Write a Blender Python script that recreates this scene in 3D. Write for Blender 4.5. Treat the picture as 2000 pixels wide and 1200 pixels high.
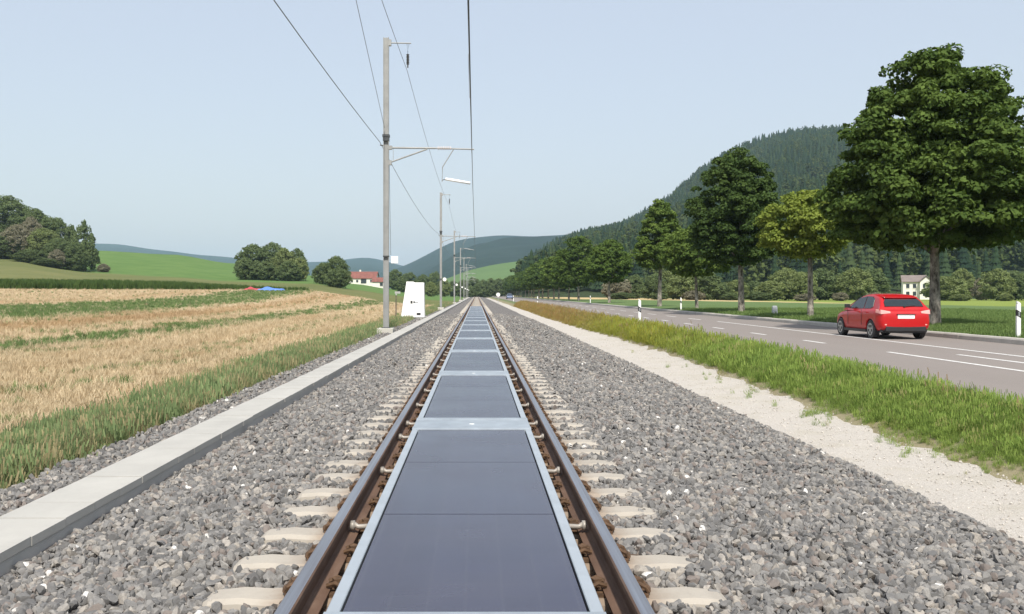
import bpy, bmesh, math, random
import numpy as np
from mathutils import Vector, Matrix

R = math.radians
random.seed(7)
rng = np.random.default_rng(7)
scene = bpy.context.scene
for o in list(bpy.data.objects):
    bpy.data.objects.remove(o)

# ------------------------------------------------------------------ camera, sky, sun, exposure
CX, CZ, F = 0.05, 1.31, 1800.0          # camera x, height above rail top, focal length in photo pixels
VX, VY = 931.0, 574.0                   # vanishing point of the track in the 2000 x 1200 photo
cam_d = bpy.data.cameras.new('camera')
cam = bpy.data.objects.new('camera', cam_d)
scene.collection.objects.link(cam)
cam.location = (CX, 0, CZ)
cam.rotation_euler = (R(90), 0, 0)
cam_d.sensor_width = 36.0
cam_d.lens = F / 2000.0 * 36.0
cam_d.shift_x = (1000 - VX) / 2000.0
cam_d.shift_y = -(600 - VY) / 2000.0
cam_d.clip_start = 0.1
cam_d.clip_end = 30000
scene.camera = cam

SUN_AZ, SUN_EL = R(177), R(51)          # azimuth clockwise from the track direction
world = bpy.data.worlds.new('World')
scene.world = world
world.use_nodes = True
wn = world.node_tree
bg = wn.nodes['Background']
sky = wn.nodes.new('ShaderNodeTexSky')
sky.sky_type = 'NISHITA'
sky.sun_disc = False
sky.sun_elevation = SUN_EL
sky.sun_rotation = SUN_AZ
sky.air_density = 1.4
sky.dust_density = 2.5
sky.ozone_density = 1.0
veil = wn.nodes.new('ShaderNodeMix')          # thin even summer veil over the whole sky
veil.data_type = 'RGBA'
veil.inputs[0].default_value = 0.7
veil.inputs[7].default_value = (3.42, 3.62, 4.15, 1)
wn.links.new(sky.outputs[0], veil.inputs[6])
wn.links.new(veil.outputs[2], bg.inputs[0])
bg.inputs[1].default_value = 0.15
sl = bpy.data.lights.new('sun', 'SUN')
sl.energy = 4.1
sl.angle = R(2.5)
sl.color = (1.0, 0.95, 0.87)
sun = bpy.data.objects.new('sun', sl)
scene.collection.objects.link(sun)
sv = Vector((math.sin(SUN_AZ) * math.cos(SUN_EL), math.cos(SUN_AZ) * math.cos(SUN_EL), math.sin(SUN_EL)))
sun.rotation_euler = (-sv).to_track_quat('-Z', 'Y').to_euler()
sun.location = (0, -20, 60)
vs = scene.view_settings
vs.view_transform = 'Standard'
vs.look = 'None'
vs.exposure = 0.38
vs.gamma = 1.0
vs.use_curve_mapping = False
scene.cycles.use_denoising = True
scene.cycles.max_bounces = 6
scene.cycles.volume_bounces = 3
scene.cycles.transparent_max_bounces = 8

def px(x, y, d):
    """photo pixel at forward distance d -> world point"""
    return Vector((CX + (x - VX) / F * d, d, CZ - (y - VY) / F * d))

# ------------------------------------------------------------------ helpers
def link(o, parent=None):
    scene.collection.objects.link(o)
    if parent is not None:
        o.parent = parent
    return o

def tag(o, label=None, cat=None, group=None, kind=None):
    if label: o['label'] = label
    if cat: o['category'] = cat
    if group: o['group'] = group
    if kind: o['kind'] = kind
    return o

def empty(name, loc=(0, 0, 0), rz=0.0, parent=None):
    o = bpy.data.objects.new(name, None)
    o.empty_display_size = 0.2
    link(o, parent)
    o.location = loc
    o.rotation_euler = (0, 0, rz)
    return o

class MB:
    """collects shapes, builds one mesh"""
    def __init__(s):
        s.v, s.f, s.m = [], [], []
    def add(s, vs_, fs, mi=0):
        b = len(s.v)
        s.v.extend([tuple(p) for p in vs_])
        for f in fs:
            s.f.append([b + i for i in f]); s.m.append(mi)
        return s
    def box(s, c, size, mi=0, rz=0.0, top=1.0):
        hx, hy, hz = size[0] / 2, size[1] / 2, size[2] / 2
        pts = []
        for z, k in ((-hz, 1.0), (hz, top)):
            for x, y in ((-hx, -hy), (hx, -hy), (hx, hy), (-hx, hy)):
                x, y = x * k, y * k
                if rz:
                    x, y = x * math.cos(rz) - y * math.sin(rz), x * math.sin(rz) + y * math.cos(rz)
                pts.append((c[0] + x, c[1] + y, c[2] + z))
        return s.add(pts, [(3, 2, 1, 0), (4, 5, 6, 7), (0, 1, 5, 4), (1, 2, 6, 5), (2, 3, 7, 6), (3, 0, 4, 7)], mi)
    def tube(s, pts, rad, n=8, mi=0, cap=True):
        pts = [Vector(p) for p in pts]
        if not hasattr(rad, '__len__'):
            rad = [rad] * len(pts)
        base = len(s.v)
        for i, p in enumerate(pts):
            t = (pts[min(i + 1, len(pts) - 1)] - pts[max(i - 1, 0)])
            t = t.normalized() if t.length > 1e-9 else Vector((0, 0, 1))
            a = t.cross(Vector((0, 0, 1)))
            if a.length < 0.05: a = t.cross(Vector((1, 0, 0)))
            a.normalize(); b = t.cross(a)
            for k in range(n):
                q = 2 * math.pi * k / n
                s.v.append(tuple(p + (a * math.cos(q) + b * math.sin(q)) * rad[i]))
        for i in range(len(pts) - 1):
            for k in range(n):
                s.f.append([base + i * n + k, base + i * n + (k + 1) % n, base + (i + 1) * n + (k + 1) % n, base + (i + 1) * n + k]); s.m.append(mi)
        if cap:
            s.f.append([base + k for k in range(n)][::-1]); s.m.append(mi)
            s.f.append([base + (len(pts) - 1) * n + k for k in range(n)]); s.m.append(mi)
        return s
    def extrude_y(s, poly, y0, y1, mi=0, segs=1):
        n = len(poly); b = len(s.v)
        for j in range(segs + 1):
            y = y0 + (y1 - y0) * j / segs
            s.v.extend([(x, y, z) for x, z in poly])
        for j in range(segs):
            for k in range(n):
                s.f.append([b + j * n + k, b + j * n + (k + 1) % n, b + (j + 1) * n + (k + 1) % n, b + (j + 1) * n + k])
                s.m.append(mi(k) if callable(mi) else mi)
        m0 = 0 if callable(mi) else mi
        s.f.append([b + k for k in range(n)][::-1]); s.m.append(m0)
        s.f.append([b + segs * n + k for k in range(n)]); s.m.append(m0)
        return s
    def mesh(s, name, mats, smooth=False):
        me = bpy.data.meshes.new(name)
        me.from_pydata(s.v, [], s.f)
        for m in (mats if isinstance(mats, (list, tuple)) else [mats]):
            me.materials.append(m)
        if any(s.m):
            me.polygons.foreach_set('material_index', s.m)
        bm = bmesh.new(); bm.from_mesh(me)
        bmesh.ops.recalc_face_normals(bm, faces=bm.faces)
        bm.to_mesh(me); bm.free()
        if smooth:
            me.polygons.foreach_set('use_smooth', [True] * len(me.polygons))
        me.update()
        return me
    def build(s, name, mats, parent=None, smooth=False, loc=None):
        o = bpy.data.objects.new(name, s.mesh(name, mats, smooth))
        link(o, parent)
        if loc is not None: o.location = loc
        return o

def obj(name, me, parent=None, loc=None, rz=0.0, scale=None):
    o = bpy.data.objects.new(name, me)
    link(o, parent)
    if loc is not None: o.location = loc
    if rz: o.rotation_euler = (0, 0, rz)
    if scale is not None: o.scale = scale if hasattr(scale, '__len__') else (scale,) * 3
    return o

def bevel(o, w=0.01, seg=2):
    m = o.modifiers.new('bevel', 'BEVEL'); m.width = w; m.segments = seg; m.limit_method = 'ANGLE'
    return o

def np_mesh(name, verts, quads, mats, smooth=False, attr=None):
    me = bpy.data.meshes.new(name)
    nv, nf, k = len(verts), len(quads), quads.shape[1]
    me.vertices.add(nv); me.vertices.foreach_set('co', np.asarray(verts, np.float32).ravel())
    me.loops.add(nf * k); me.loops.foreach_set('vertex_index', np.asarray(quads, np.int32).ravel())
    me.polygons.add(nf)
    me.polygons.foreach_set('loop_start', np.arange(0, nf * k, k, dtype=np.int32))
    me.update(calc_edges=True)
    if smooth: me.polygons.foreach_set('use_smooth', np.ones(nf, bool))
    for m in (mats if isinstance(mats, (list, tuple)) else [mats]):
        me.materials.append(m)
    if attr is not None:
        a = me.attributes.new('tint', 'FLOAT', 'POINT'); a.data.foreach_set('value', np.asarray(attr, np.float32))
    me.validate()
    return me

def grid_mesh(name, xs, ys, zf, mats, smooth=True):
    X, Y = np.meshgrid(xs, ys)
    Z = zf(X, Y)
    nx, ny = len(xs), len(ys)
    i = np.arange(nx * ny).reshape(ny, nx)
    q = np.stack([i[:-1, :-1], i[:-1, 1:], i[1:, 1:], i[1:, :-1]], -1).reshape(-1, 4)
    return np_mesh(name, np.stack([X, Y, Z], -1).reshape(-1, 3), q, mats, smooth)

def sstep(a, b, x):
    t = np.clip((x - a) / (b - a), 0, 1)
    return t * t * (3 - 2 * t)

_ph = rng.uniform(0, 6.28, (12, 3)); _dr = rng.normal(size=(12, 2)); _dr /= np.linalg.norm(_dr, axis=1)[:, None]
def wob(X, Y, L):
    """cheap smooth noise about +-1 with feature size L"""
    s = 0
    for k in range(6):
        fq = 2 * math.pi / L * (0.7 + 0.25 * k)
        s = s + np.sin((X * _dr[k, 0] + Y * _dr[k, 1]) * fq + _ph[k, 0]) / (1 + 0.4 * k)
    return s / 2.2

# ------------------------------------------------------------------ materials
class NT:
    def __init__(s, name):
        s.mat = bpy.data.materials.new(name); s.mat.use_nodes = True
        s.t = s.mat.node_tree; s.bsdf = s.t.nodes['Principled BSDF']; s.out = s.t.nodes['Material Output']
    def n(s, typ, props=None, **inp):
        nd = s.t.nodes.new(typ)
        for k, v in (props or {}).items(): setattr(nd, k, v)
        for k, v in inp.items():
            key = int(k[1:]) if k[0] == 'i' and k[1:].isdigit() else k.replace('_', ' ')
            s.set(nd.inputs[key], v)
        return nd
    def set(s, sock, v):
        if isinstance(v, bpy.types.NodeSocket): s.t.links.new(v, sock)
        else: sock.default_value = v
    def pos(s):
        return s.n('ShaderNodeNewGeometry').outputs['Position']
    def objc(s):
        return s.n('ShaderNodeTexCoord').outputs['Object']
    def sep(s, v):
        return s.n('ShaderNodeSeparateXYZ', i0=v).outputs
    def scale(s, v, sc):
        return s.n('ShaderNodeVectorMath', {'operation': 'MULTIPLY'}, i0=v, i1=sc).outputs[0]
    def noise(s, sc, det=4, rough=0.55, v=None):
        nd = s.n('ShaderNodeTexNoise', Scale=sc, Detail=det, Roughness=rough)
        if v is not None: s.set(nd.inputs['Vector'], v)
        return nd.outputs[0]
    def ramp(s, f, stops):
        nd = s.n('ShaderNodeValToRGB', i0=f)
        e = nd.color_ramp.elements
        while len(e) < len(stops): e.new(0.5)
        for k, (p, c) in enumerate(stops):
            e[k].position = p
            e[k].color = (c, c, c, 1) if not hasattr(c, '__len__') else (*c, 1)
        return nd.outputs[0]
    def mix(s, f, a, b, mode='MIX'):
        nd = s.n('ShaderNodeMix', {'data_type': 'RGBA', 'blend_type': mode})
        s.set(nd.inputs[0], f)
        for sock, c in ((nd.inputs[6], a), (nd.inputs[7], b)):
            if isinstance(c, bpy.types.NodeSocket): s.t.links.new(c, sock)
            else: sock.default_value = (*c, 1)
        return nd.outputs[2]
    def math(s, op, a, b=0.0, clamp=False):
        nd = s.n('ShaderNodeMath', {'operation': op, 'use_clamp': clamp}, i0=a, i1=b)
        return nd.outputs[0]
    def sst(s, v, a, b, lo=0.0, hi=1.0):
        nd = s.n('ShaderNodeMapRange', {'interpolation_type': 'SMOOTHSTEP'})
        s.set(nd.inputs[0], v); nd.inputs[1].default_value = a; nd.inputs[2].default_value = b
        nd.inputs[3].default_value = lo; nd.inputs[4].default_value = hi
        return nd.outputs[0]
    def base(s, c):
        s.set(s.bsdf.inputs['Base Color'], c if isinstance(c, bpy.types.NodeSocket) else (*c, 1)); return s
    def rough(s, v): s.set(s.bsdf.inputs['Roughness'], v); return s
    def metal(s, v): s.set(s.bsdf.inputs['Metallic'], v); return s
    def spec(s, v): s.set(s.bsdf.inputs['Specular IOR Level'], v); return s
    def bump(s, h, st=0.3, dist=0.02):
        nd = s.n('ShaderNodeBump', Strength=st, Distance=dist, Height=h)
        s.t.links.new(nd.outputs[0], s.bsdf.inputs['Normal']); return s

def simple(name, c, rough=0.6, metal=0.0, var=0.15, sc=6.0, bump=0.0, spec=0.5):
    m = NT(name)
    f = m.noise(sc, 5, 0.6, m.objc())
    lo = tuple(x * (1 - var) for x in c); hi = tuple(min(1, x * (1 + var)) for x in c)
    m.base(m.ramp(f, [(0.3, lo), (0.7, hi)])).rough(rough).metal(metal).spec(spec)
    if bump: m.bump(m.noise(sc * 12, 4, 0.6, m.objc()), bump, 0.01)
    return m.mat

def leafmat(name, dark, lite, trans=0.25):
    m = NT(name)
    a = m.n('ShaderNodeAttribute', {'attribute_name': 'tint'}).outputs['Fac']
    ran = m.n('ShaderNodeNewGeometry').outputs['Random Per Island']
    f = m.math('ADD', m.math('MULTIPLY', a, 0.65), m.math('MULTIPLY', ran, 0.35))
    c = m.ramp(f, [(0.1, dark), (0.9, lite)])
    m.base(c).rough(0.75).spec(0.12)
    tr = m.n('ShaderNodeBsdfTranslucent'); m.set(tr.inputs[0], m.mix(1.0, c, (1.0, 1.0, 0.55), 'MULTIPLY'))
    mx = m.n('ShaderNodeMixShader', i0=trans, i1=m.bsdf.outputs[0], i2=tr.outputs[0])
    m.t.links.new(mx.outputs[0], m.out.inputs[0])
    return m.mat

def blademat(name, dark, lite, trans=0.3, zones=None):
    m = NT(name)
    ran = m.n('ShaderNodeObjectInfo').outputs['Random']
    isl = m.n('ShaderNodeNewGeometry').outputs['Random Per Island']
    big = m.noise(0.8, 3, 0.6, m.pos())
    f = m.math('ADD', m.math('MULTIPLY', ran, 0.35), m.math('ADD', m.math('MULTIPLY', isl, 0.3), m.math('MULTIPLY', big, 0.5)))
    c = m.ramp(f, [(0.25, dark), (0.95, lite)])
    if zones: c = zones(m, c, ran, isl)
    m.base(c).rough(0.75).spec(0.1)
    tr = m.n('ShaderNodeBsdfTranslucent'); m.set(tr.inputs[0], c)
    mx = m.n('ShaderNodeMixShader', i0=trans, i1=m.bsdf.outputs[0], i2=tr.outputs[0])
    m.t.links.new(mx.outputs[0], m.out.inputs[0])
    return m.mat

M = {}
M['galv'] = simple('galvanised_steel', (0.42, 0.43, 0.42), 0.5, 0.35, 0.12, 3.0)
M['mast'] = simple('mast_steel', (0.30, 0.305, 0.30), 0.6, 0.15, 0.16, 1.5)
M['darksteel'] = simple('dark_fitting', (0.06, 0.065, 0.07), 0.5, 0.3)
M['ins'] = simple('insulator_glaze', (0.09, 0.08, 0.075), 0.3)
M['insw'] = simple('pale_insulator', (0.62, 0.55, 0.52), 0.35)
M['white'] = simple('white_paint', (0.82, 0.82, 0.80), 0.45, 0, 0.04)
M['glarearm'] = simple('arm_with_glare', (0.86, 0.87, 0.88), 0.35, 0, 0.02)  # arm colour whitened to imitate overexposed sun glare
M['black'] = simple('black_plastic', (0.02, 0.02, 0.022), 0.5)
M['wire'] = simple('copper_wire', (0.05, 0.06, 0.065), 0.5, 0.4)
M['wiregrey'] = simple('grey_wire', (0.22, 0.24, 0.26), 0.5, 0.4)
M['rubber'] = simple('rubber', (0.025, 0.025, 0.027), 0.75)
M['glass_car'] = simple('car_glass', (0.02, 0.03, 0.035), 0.06, 0, 0.1)
M['alloy'] = simple('alloy_rim', (0.45, 0.46, 0.48), 0.3, 0.7)
M['alu'] = simple('aluminium_frame', (0.42, 0.46, 0.49), 0.42, 0.35, 0.08, 4.0)
M['plate'] = simple('galvanised_plate', (0.36, 0.40, 0.43), 0.42, 0.35, 0.14, 5.0)
M['barkl'] = None

def concrete(name, c, var=0.18, stain=0.25):
    m = NT(name)
    p = m.pos()
    n1 = m.noise(1.7, 6, 0.65, p); n2 = m.noise(40, 4, 0.7, p)
    ran = m.n('ShaderNodeObjectInfo').outputs['Random']
    col = m.ramp(n1, [(0.25, tuple(x * (1 - var) for x in c)), (0.75, tuple(x * (1 + var * 0.5) for x in c))])
    col = m.mix(m.math('MULTIPLY', n2, stain), col, tuple(x * 0.6 for x in c))
    col = m.mix(m.math('MULTIPLY', ran, 0.22), col, tuple(x * 0.78 for x in c))
    m.base(col).rough(0.85).spec(0.25).bump(n2, 0.25, 0.004)
    return m.mat
M['slab'] = concrete('concrete_slab', (0.47, 0.455, 0.415))
M['trough'] = concrete('concrete_trough', (0.50, 0.49, 0.46))
M['sleeper'] = concrete('concrete_sleeper', (0.44, 0.40, 0.34), 0.2, 0.35)
def sleeper_stain():
    mt = M['sleeper']; t_ = mt.node_tree; w_ = NT.__new__(NT); w_.mat = mt; w_.t = t_; w_.bsdf = t_.nodes['Principled BSDF']
    src = w_.bsdf.inputs['Base Color'].links[0].from_socket
    p_ = w_.pos(); ax_ = w_.math('ABSOLUTE', w_.math('SUBTRACT', w_.math('ABSOLUTE', w_.sep(p_)[0]), 0.75))
    nz_ = w_.noise(7, 5, 0.65, p_)
    f_ = w_.sst(w_.math('ADD', ax_, w_.math('MULTIPLY', nz_, 0.22)), 0.42, 0.18, 0.0, 0.7)
    c_ = w_.mix(f_, src, (0.20, 0.125, 0.075))
    g_ = w_.sst(w_.noise(3.2, 5, 0.7, p_), 0.5, 0.75, 0.0, 0.4)
    w_.base(w_.mix(g_, c_, (0.27, 0.245, 0.21)))
sleeper_stain()
M['kerb'] = concrete('kerb_granite', (0.50, 0.47, 0.42), 0.25, 0.4)
M['found'] = concrete('foundation_concrete', (0.55, 0.53, 0.47))

# rail: polished head, rusty body
m = NT('rail_rust'); p = m.pos()
n1 = m.noise(9, 5, 0.65, m.scale(p, (1, 0.25, 1)))
m.base(m.ramp(n1, [(0.25, (0.085, 0.05, 0.034)), (0.55, (0.145, 0.088, 0.06)), (0.8, (0.21, 0.14, 0.10))])).rough(0.75).spec(0.3).bump(m.noise(60, 3, 0.6, p), 0.3, 0.003)
M['rust'] = m.mat
m = NT('rail_steel'); p = m.pos()
n1 = m.noise(5, 5, 0.6, m.scale(p, (6, 0.08, 1)))
m.base(m.ramp(n1, [(0.3, (0.27, 0.26, 0.27)), (0.7, (0.42, 0.43, 0.46))])).metal(0.85).rough(m.ramp(n1, [(0.3, 0.46), (0.7, 0.3)]))
M['steel'] = m.mat
m = NT('clip_rust'); p = m.pos()
n1 = m.noise(22, 4, 0.6, p)
m.base(m.ramp(n1, [(0.3, (0.06, 0.038, 0.024)), (0.6, (0.13, 0.078, 0.046)), (0.8, (0.22, 0.14, 0.085))])).rough(0.8).spec(0.2)
M['clip'] = m.mat

# solar glass
m = NT('solar_glass'); p = m.pos()
sx = m.sep(m.objc())
n1 = m.noise(0.9, 2, 0.5, p)
cells = m.n('ShaderNodeTexBrick', {'offset': 0.0}, Scale=1.0, Mortar_Size=0.006, Color1=(0.020, 0.019, 0.046, 1), Color2=(0.023, 0.022, 0.052, 1), Mortar=(0.030, 0.029, 0.056, 1))
cells.inputs['Brick Width'].default_value = 0.166; cells.inputs['Row Height'].default_value = 0.166
m.t.links.new(m.objc(), cells.inputs['Vector'])
dust = m.ramp(n1, [(0.3, 0.03), (0.75, 0.13)])
col = m.mix(dust, cells.outputs[0], (0.26, 0.255, 0.25))
m.base(col).rough(m.ramp(n1, [(0.3, 0.2), (0.8, 0.32)])).spec(0.5)
M['solar'] = m.mat

# stones
def stonemat(name, limit=True):
    m = NT(name)
    ran = m.n('ShaderNodeObjectInfo').outputs['Random']
    p = m.pos()
    col = m.ramp(ran, [(0.0, (0.115, 0.114, 0.112)), (0.3, (0.175, 0.172, 0.166)), (0.55, (0.225, 0.218, 0.207)), (0.8, (0.28, 0.268, 0.248)), (0.93, (0.33, 0.30, 0.26)), (0.985, (0.38, 0.35, 0.31))])
    r2 = m.math('FRACT', m.math('MULTIPLY', ran, 57.3))
    col = m.mix(m.math('GREATER_THAN', r2, 0.995), col, (0.72, 0.70, 0.66))
    col = m.mix(m.math('MULTIPLY', m.math('GREATER_THAN', r2, 0.80), m.math('LESS_THAN', r2, 0.9)), col, (0.21, 0.18, 0.16))
    nz = m.noise(55, 4, 0.65, p)
    col = m.mix(m.sst(nz, 0.35, 0.7, 0.0, 0.45), col, (0.12, 0.11, 0.105))
    # rust dust beside the rails
    ax = m.math('ABSOLUTE', m.sep(p)[0])
    rust = m.sst(m.math('ADD', ax, m.math('MULTIPLY', m.noise(6, 3, 0.6, p), 0.35)), 1.12, 0.95, 0.0, 0.75)
    col = m.mix(rust, col, (0.15, 0.085, 0.048))
    m.base(col).rough(0.85).spec(0.25).bump(nz, 0.5, 0.006)
    return m.mat
M['stone'] = stonemat('ballast_stone')

m = NT('ballast_bed'); p = m.pos()
v = m.n('ShaderNodeTexVoronoi', Scale=17.0); m.t.links.new(p, v.inputs['Vector'])
sc = m.sep(v.outputs['Color'])
col = m.ramp(sc[0], [(0.0, (0.12, 0.115, 0.113)), (0.4, (0.20, 0.19, 0.183)), (0.75, (0.275, 0.258, 0.24)), (1.0, (0.35, 0.325, 0.295))])
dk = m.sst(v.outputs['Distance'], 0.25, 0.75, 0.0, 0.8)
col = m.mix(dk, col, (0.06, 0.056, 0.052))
col = m.mix(m.ramp(m.noise(0.35, 4, 0.6, p), [(0.35, 0.0), (0.8, 0.25)]), col, (0.26, 0.22, 0.19))
ax = m.math('ABSOLUTE', m.sep(p)[0])
col = m.mix(m.sst(ax, 1.05, 0.92, 0.0, 0.75), col, (0.14, 0.08, 0.048))
inv = m.math('SUBTRACT', 1.0, v.outputs['Distance'])
m.base(col).rough(0.9).spec(0.2).bump(inv, 0.9, 0.03)
M['ballast'] = m.mat

m = NT('white_gravel'); p = m.pos()
n1 = m.noise(70, 4, 0.7, p); n2 = m.noise(1.3, 5, 0.6, p); n3 = m.noise(18, 4, 0.7, p)
col = m.ramp(n1, [(0.3, (0.34, 0.31, 0.27)), (0.55, (0.50, 0.465, 0.415)), (0.8, (0.64, 0.61, 0.56))])
col = m.mix(m.ramp(n3, [(0.5, 0.0), (0.75, 0.35)]), col, (0.34, 0.30, 0.25))
col = m.mix(m.ramp(n2, [(0.5, 0.0), (0.8, 0.4)]), col, (0.30, 0.27, 0.17))
m.base(col).rough(0.95).spec(0.15).bump(n1, 0.8, 0.012)
M['limestone'] = m.mat
M['pebble'] = simple('limestone_pebble', (0.50, 0.465, 0.42), 0.9, 0, 0.2, 8.0)

m = NT('road_asphalt'); p = m.pos()
n1 = m.noise(90, 4, 0.75, p); n2 = m.noise(0.6, 5, 0.6, m.scale(p, (1, 0.15, 1))); n3 = m.noise(6, 4, 0.6, p)
col = m.ramp(n1, [(0.3, (0.185, 0.162, 0.145)), (0.7, (0.285, 0.252, 0.228))])
col = m.mix(m.ramp(n2, [(0.35, 0.0), (0.75, 0.45)]), col, (0.20, 0.176, 0.16))
col = m.mix(m.ramp(n3, [(0.55, 0.0), (0.8, 0.25)]), col, (0.285, 0.254, 0.232))
m.base(col).rough(0.9).spec(0.25).bump(n1, 0.35, 0.004)
M['road'] = m.mat
m = NT('road_paint'); p = m.pos()
n1 = m.noise(14, 5, 0.7, p)
m.base(m.ramp(n1, [(0.32, (0.36, 0.34, 0.32)), (0.5, (0.66, 0.65, 0.62)), (0.8, (0.74, 0.73, 0.70))])).rough(0.8)
M['paint'] = m.mat

# ground: stubble field with green strips on the left, meadow on the right
m = NT('ground_cover'); p = m.pos()
X, Y, Z = m.sep(p)
fine = m.noise(9, 5, 0.7, p); mid = m.noise(1.1, 5, 0.65, p); big = m.noise(0.12, 4, 0.6, p)
xw = m.math('ADD', X, m.math('MULTIPLY', m.math('SUBTRACT', m.noise(0.16, 4, 0.65, p), 0.5), 5.0))
straw = m.ramp(m.math('ADD', m.math('MULTIPLY', fine, 0.5), m.math('MULTIPLY', mid, 0.5)), [(0.3, (0.30, 0.22, 0.13)), (0.5, (0.45, 0.345, 0.215)), (0.72, (0.58, 0.47, 0.31))])
rows = m.n('ShaderNodeTexWave', {'bands_direction': 'X'}, Scale=0.075, Distortion=2.5, Detail=3.0, Detail_Scale=0.6)
m.t.links.new(m.scale(p, (1, 0.08, 0)), rows.inputs['Vector'])
straw = m.mix(m.math('MULTIPLY', rows.outputs[1], 0.38), straw, (0.36, 0.235, 0.125))
grn = m.ramp(m.math('ADD', m.math('MULTIPLY', fine, 0.6), m.math('MULTIPLY', mid, 0.4)), [(0.3, (0.06, 0.105, 0.03)), (0.7, (0.16, 0.20, 0.065))])
def band(c, w, soft):
    d = m.math('ABSOLUTE', m.math('SUBTRACT', xw, c))
    return m.sst(d, w + soft, w - soft)
gs = m.math('MAXIMUM', band(-15.0, 0.9, 0.9), m.math('MULTIPLY', band(-31.5, 5.0, 2.2), 0.85))
straw = m.mix(m.math('MULTIPLY', m.math('MAXIMUM', band(-21.5, 1.3, 1.3), band(-44.0, 2.5, 2.0)), 0.55), straw, (0.34, 0.215, 0.10))
gs = m.math('MAXIMUM', m.math('MULTIPLY', gs, m.ramp(mid, [(0.2, 0.55), (0.5, 1.0)])), m.math('MULTIPLY', m.sst(mid, 0.55, 0.7), 0.55))
field = m.mix(gs, straw, grn)
meadow = m.ramp(m.math('ADD', m.math('MULTIPLY', fine, 0.35), m.math('MULTIPLY', big, 0.65)), [(0.3, (0.085, 0.135, 0.045)), (0.7, (0.13, 0.185, 0.07))])
olive = m.ramp(m.noise(0.06, 5, 0.6, p), [(0.3, (0.105, 0.125, 0.042)), (0.7, (0.165, 0.165, 0.065))])
bright = m.ramp(big, [(0.3, (0.085, 0.155, 0.04)), (0.7, (0.12, 0.19, 0.055))])
yw = m.math('ADD', Y, m.math('MULTIPLY', m.math('SUBTRACT', m.noise(0.05, 4, 0.6, p), 0.5), 14.0))
left = m.mix(m.sst(yw, 149.0, 153.0), field, olive)
left = m.mix(m.sst(m.math('ADD', yw, m.math('MULTIPLY', X, 0.35)), 235.0, 255.0), left, bright)
left = m.mix(m.sst(xw, -6.4, -4.4), left, grn)
tan = m.mix(m.sst(X, 48.0, 66.0), (0.48, 0.37, 0.19), (0.20, 0.25, 0.055))
edge = m.math('ADD', Y, m.math('MULTIPLY', m.math('SUBTRACT', X, 57.0), 2.2))
right = m.mix(m.math('MULTIPLY', m.sst(edge, 128.0, 130.0), m.sst(X, 17.0, 19.0)), meadow, tan)
soil = m.ramp(mid, [(0.3, (0.20, 0.17, 0.10)), (0.7, (0.30, 0.27, 0.17))])
right = m.mix(m.sst(m.math('ADD', X, m.math('MULTIPLY', mid, 1.2)), 7.6, 6.4), right, soil)
col = m.mix(m.sst(X, 0.0, 1.0), left, right)
m.base(col).rough(0.95).spec(0.1).bump(fine, 0.6, 0.08)
M['ground'] = m.mat

def hillmat(name, a, b, sc=0.02):
    m = NT(name); p = m.pos()
    f = m.math('ADD', m.math('MULTIPLY', m.noise(sc, 6, 0.65, p), 0.5), m.math('MULTIPLY', m.noise(sc * 9, 4, 0.7, p), 0.5))
    m.base(m.ramp(f, [(0.32, a), (0.68, b)])).rough(0.95).spec(0.1).bump(f, 0.6, 1.5)
    return m.mat
M['hill_forest'] = hillmat('forest_floor', (0.022, 0.035, 0.016), (0.055, 0.075, 0.03))
M['far_wood'] = hillmat('far_wood', (0.012, 0.024, 0.022), (0.028, 0.048, 0.038), 0.006)  # bluish tint puts some distance haze into the forest colour
M['meadow_far'] = hillmat('far_meadow', (0.085, 0.145, 0.055), (0.12, 0.185, 0.07), 0.004)

def barkmat(name, a, b):
    m = NT(name); p = m.pos()
    n1 = m.noise(6, 6, 0.7, m.scale(p, (1, 1, 0.35)))
    n2 = m.noise(2.2, 4, 0.6, p)
    m.base(m.mix(m.sst(n2, 0.5, 0.66, 0.0, 0.6), m.ramp(n1, [(0.4, a), (0.6, b)]), tuple(min(1, x * 1.5) for x in b))).rough(0.9).spec(0.15).bump(n1, 0.8, 0.04)
    return m.mat
M['bark'] = barkmat('maple_bark', (0.055, 0.047, 0.04), (0.30, 0.27, 0.23))
M['bark2'] = barkmat('far_bark', (0.045, 0.04, 0.035), (0.13, 0.115, 0.095))

# ------------------------------------------------------------------ ground heights
def lat(X):
    return np.interp(X, [-400, -150, -78, -36, -14.5, -6, -4.2, -3.9, 5.25, 5.4, 5.6, 6.2, 6.8, 7.1, 7.25, 15.85, 16.02, 16.2, 18, 30, 60, 150, 500],
                     [6.0, 2.4, 1.1, 0.25, -0.5, -0.6, -0.42, -0.95, -0.95, -0.66, -0.62, -0.42, -0.2, -0.18, -0.34, -0.34, -0.06, -0.03, 0.08, 0.1, -0.2, -0.4, -0.4])
TC = np.array([-900, 0, 190, 330, 460, 600, 690, 760, 850, 931], float)      # photo columns
TY = np.array([60, 110, 150, 185, 230, 300, 450, 700, 1500], float)          # forward distances
TP = np.array([   # photo row of the ground at each column and distance
    [560, 562, 556, 540, 505, 450, 420, 470, 540],
    [594, 577, 565, 557, 532, 503, 472, 500, 545],
    [596, 579, 566, 559, 545, 532, 490, 510, 545],
    [600, 581, 566, 560, 551, 538, 497, 515, 545],
    [608, 582, 566, 562, 557, 546, 515, 527, 545],
    [618, 585, 567, 564, 561, 549, 538, 545, 552],
    [628, 590, 570, 567, 565, 561, 553, 556, 560],
    [632, 600, 577, 572, 568, 564, 557, 560, 562],
    [634, 606, 594, 584, 577, 572, 566, 566, 566],
    [634, 606, 596, 588, 584, 580, 575, 572, 570]], float)
TZ = CZ - (TP - VY) / F * TY[None, :]
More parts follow.
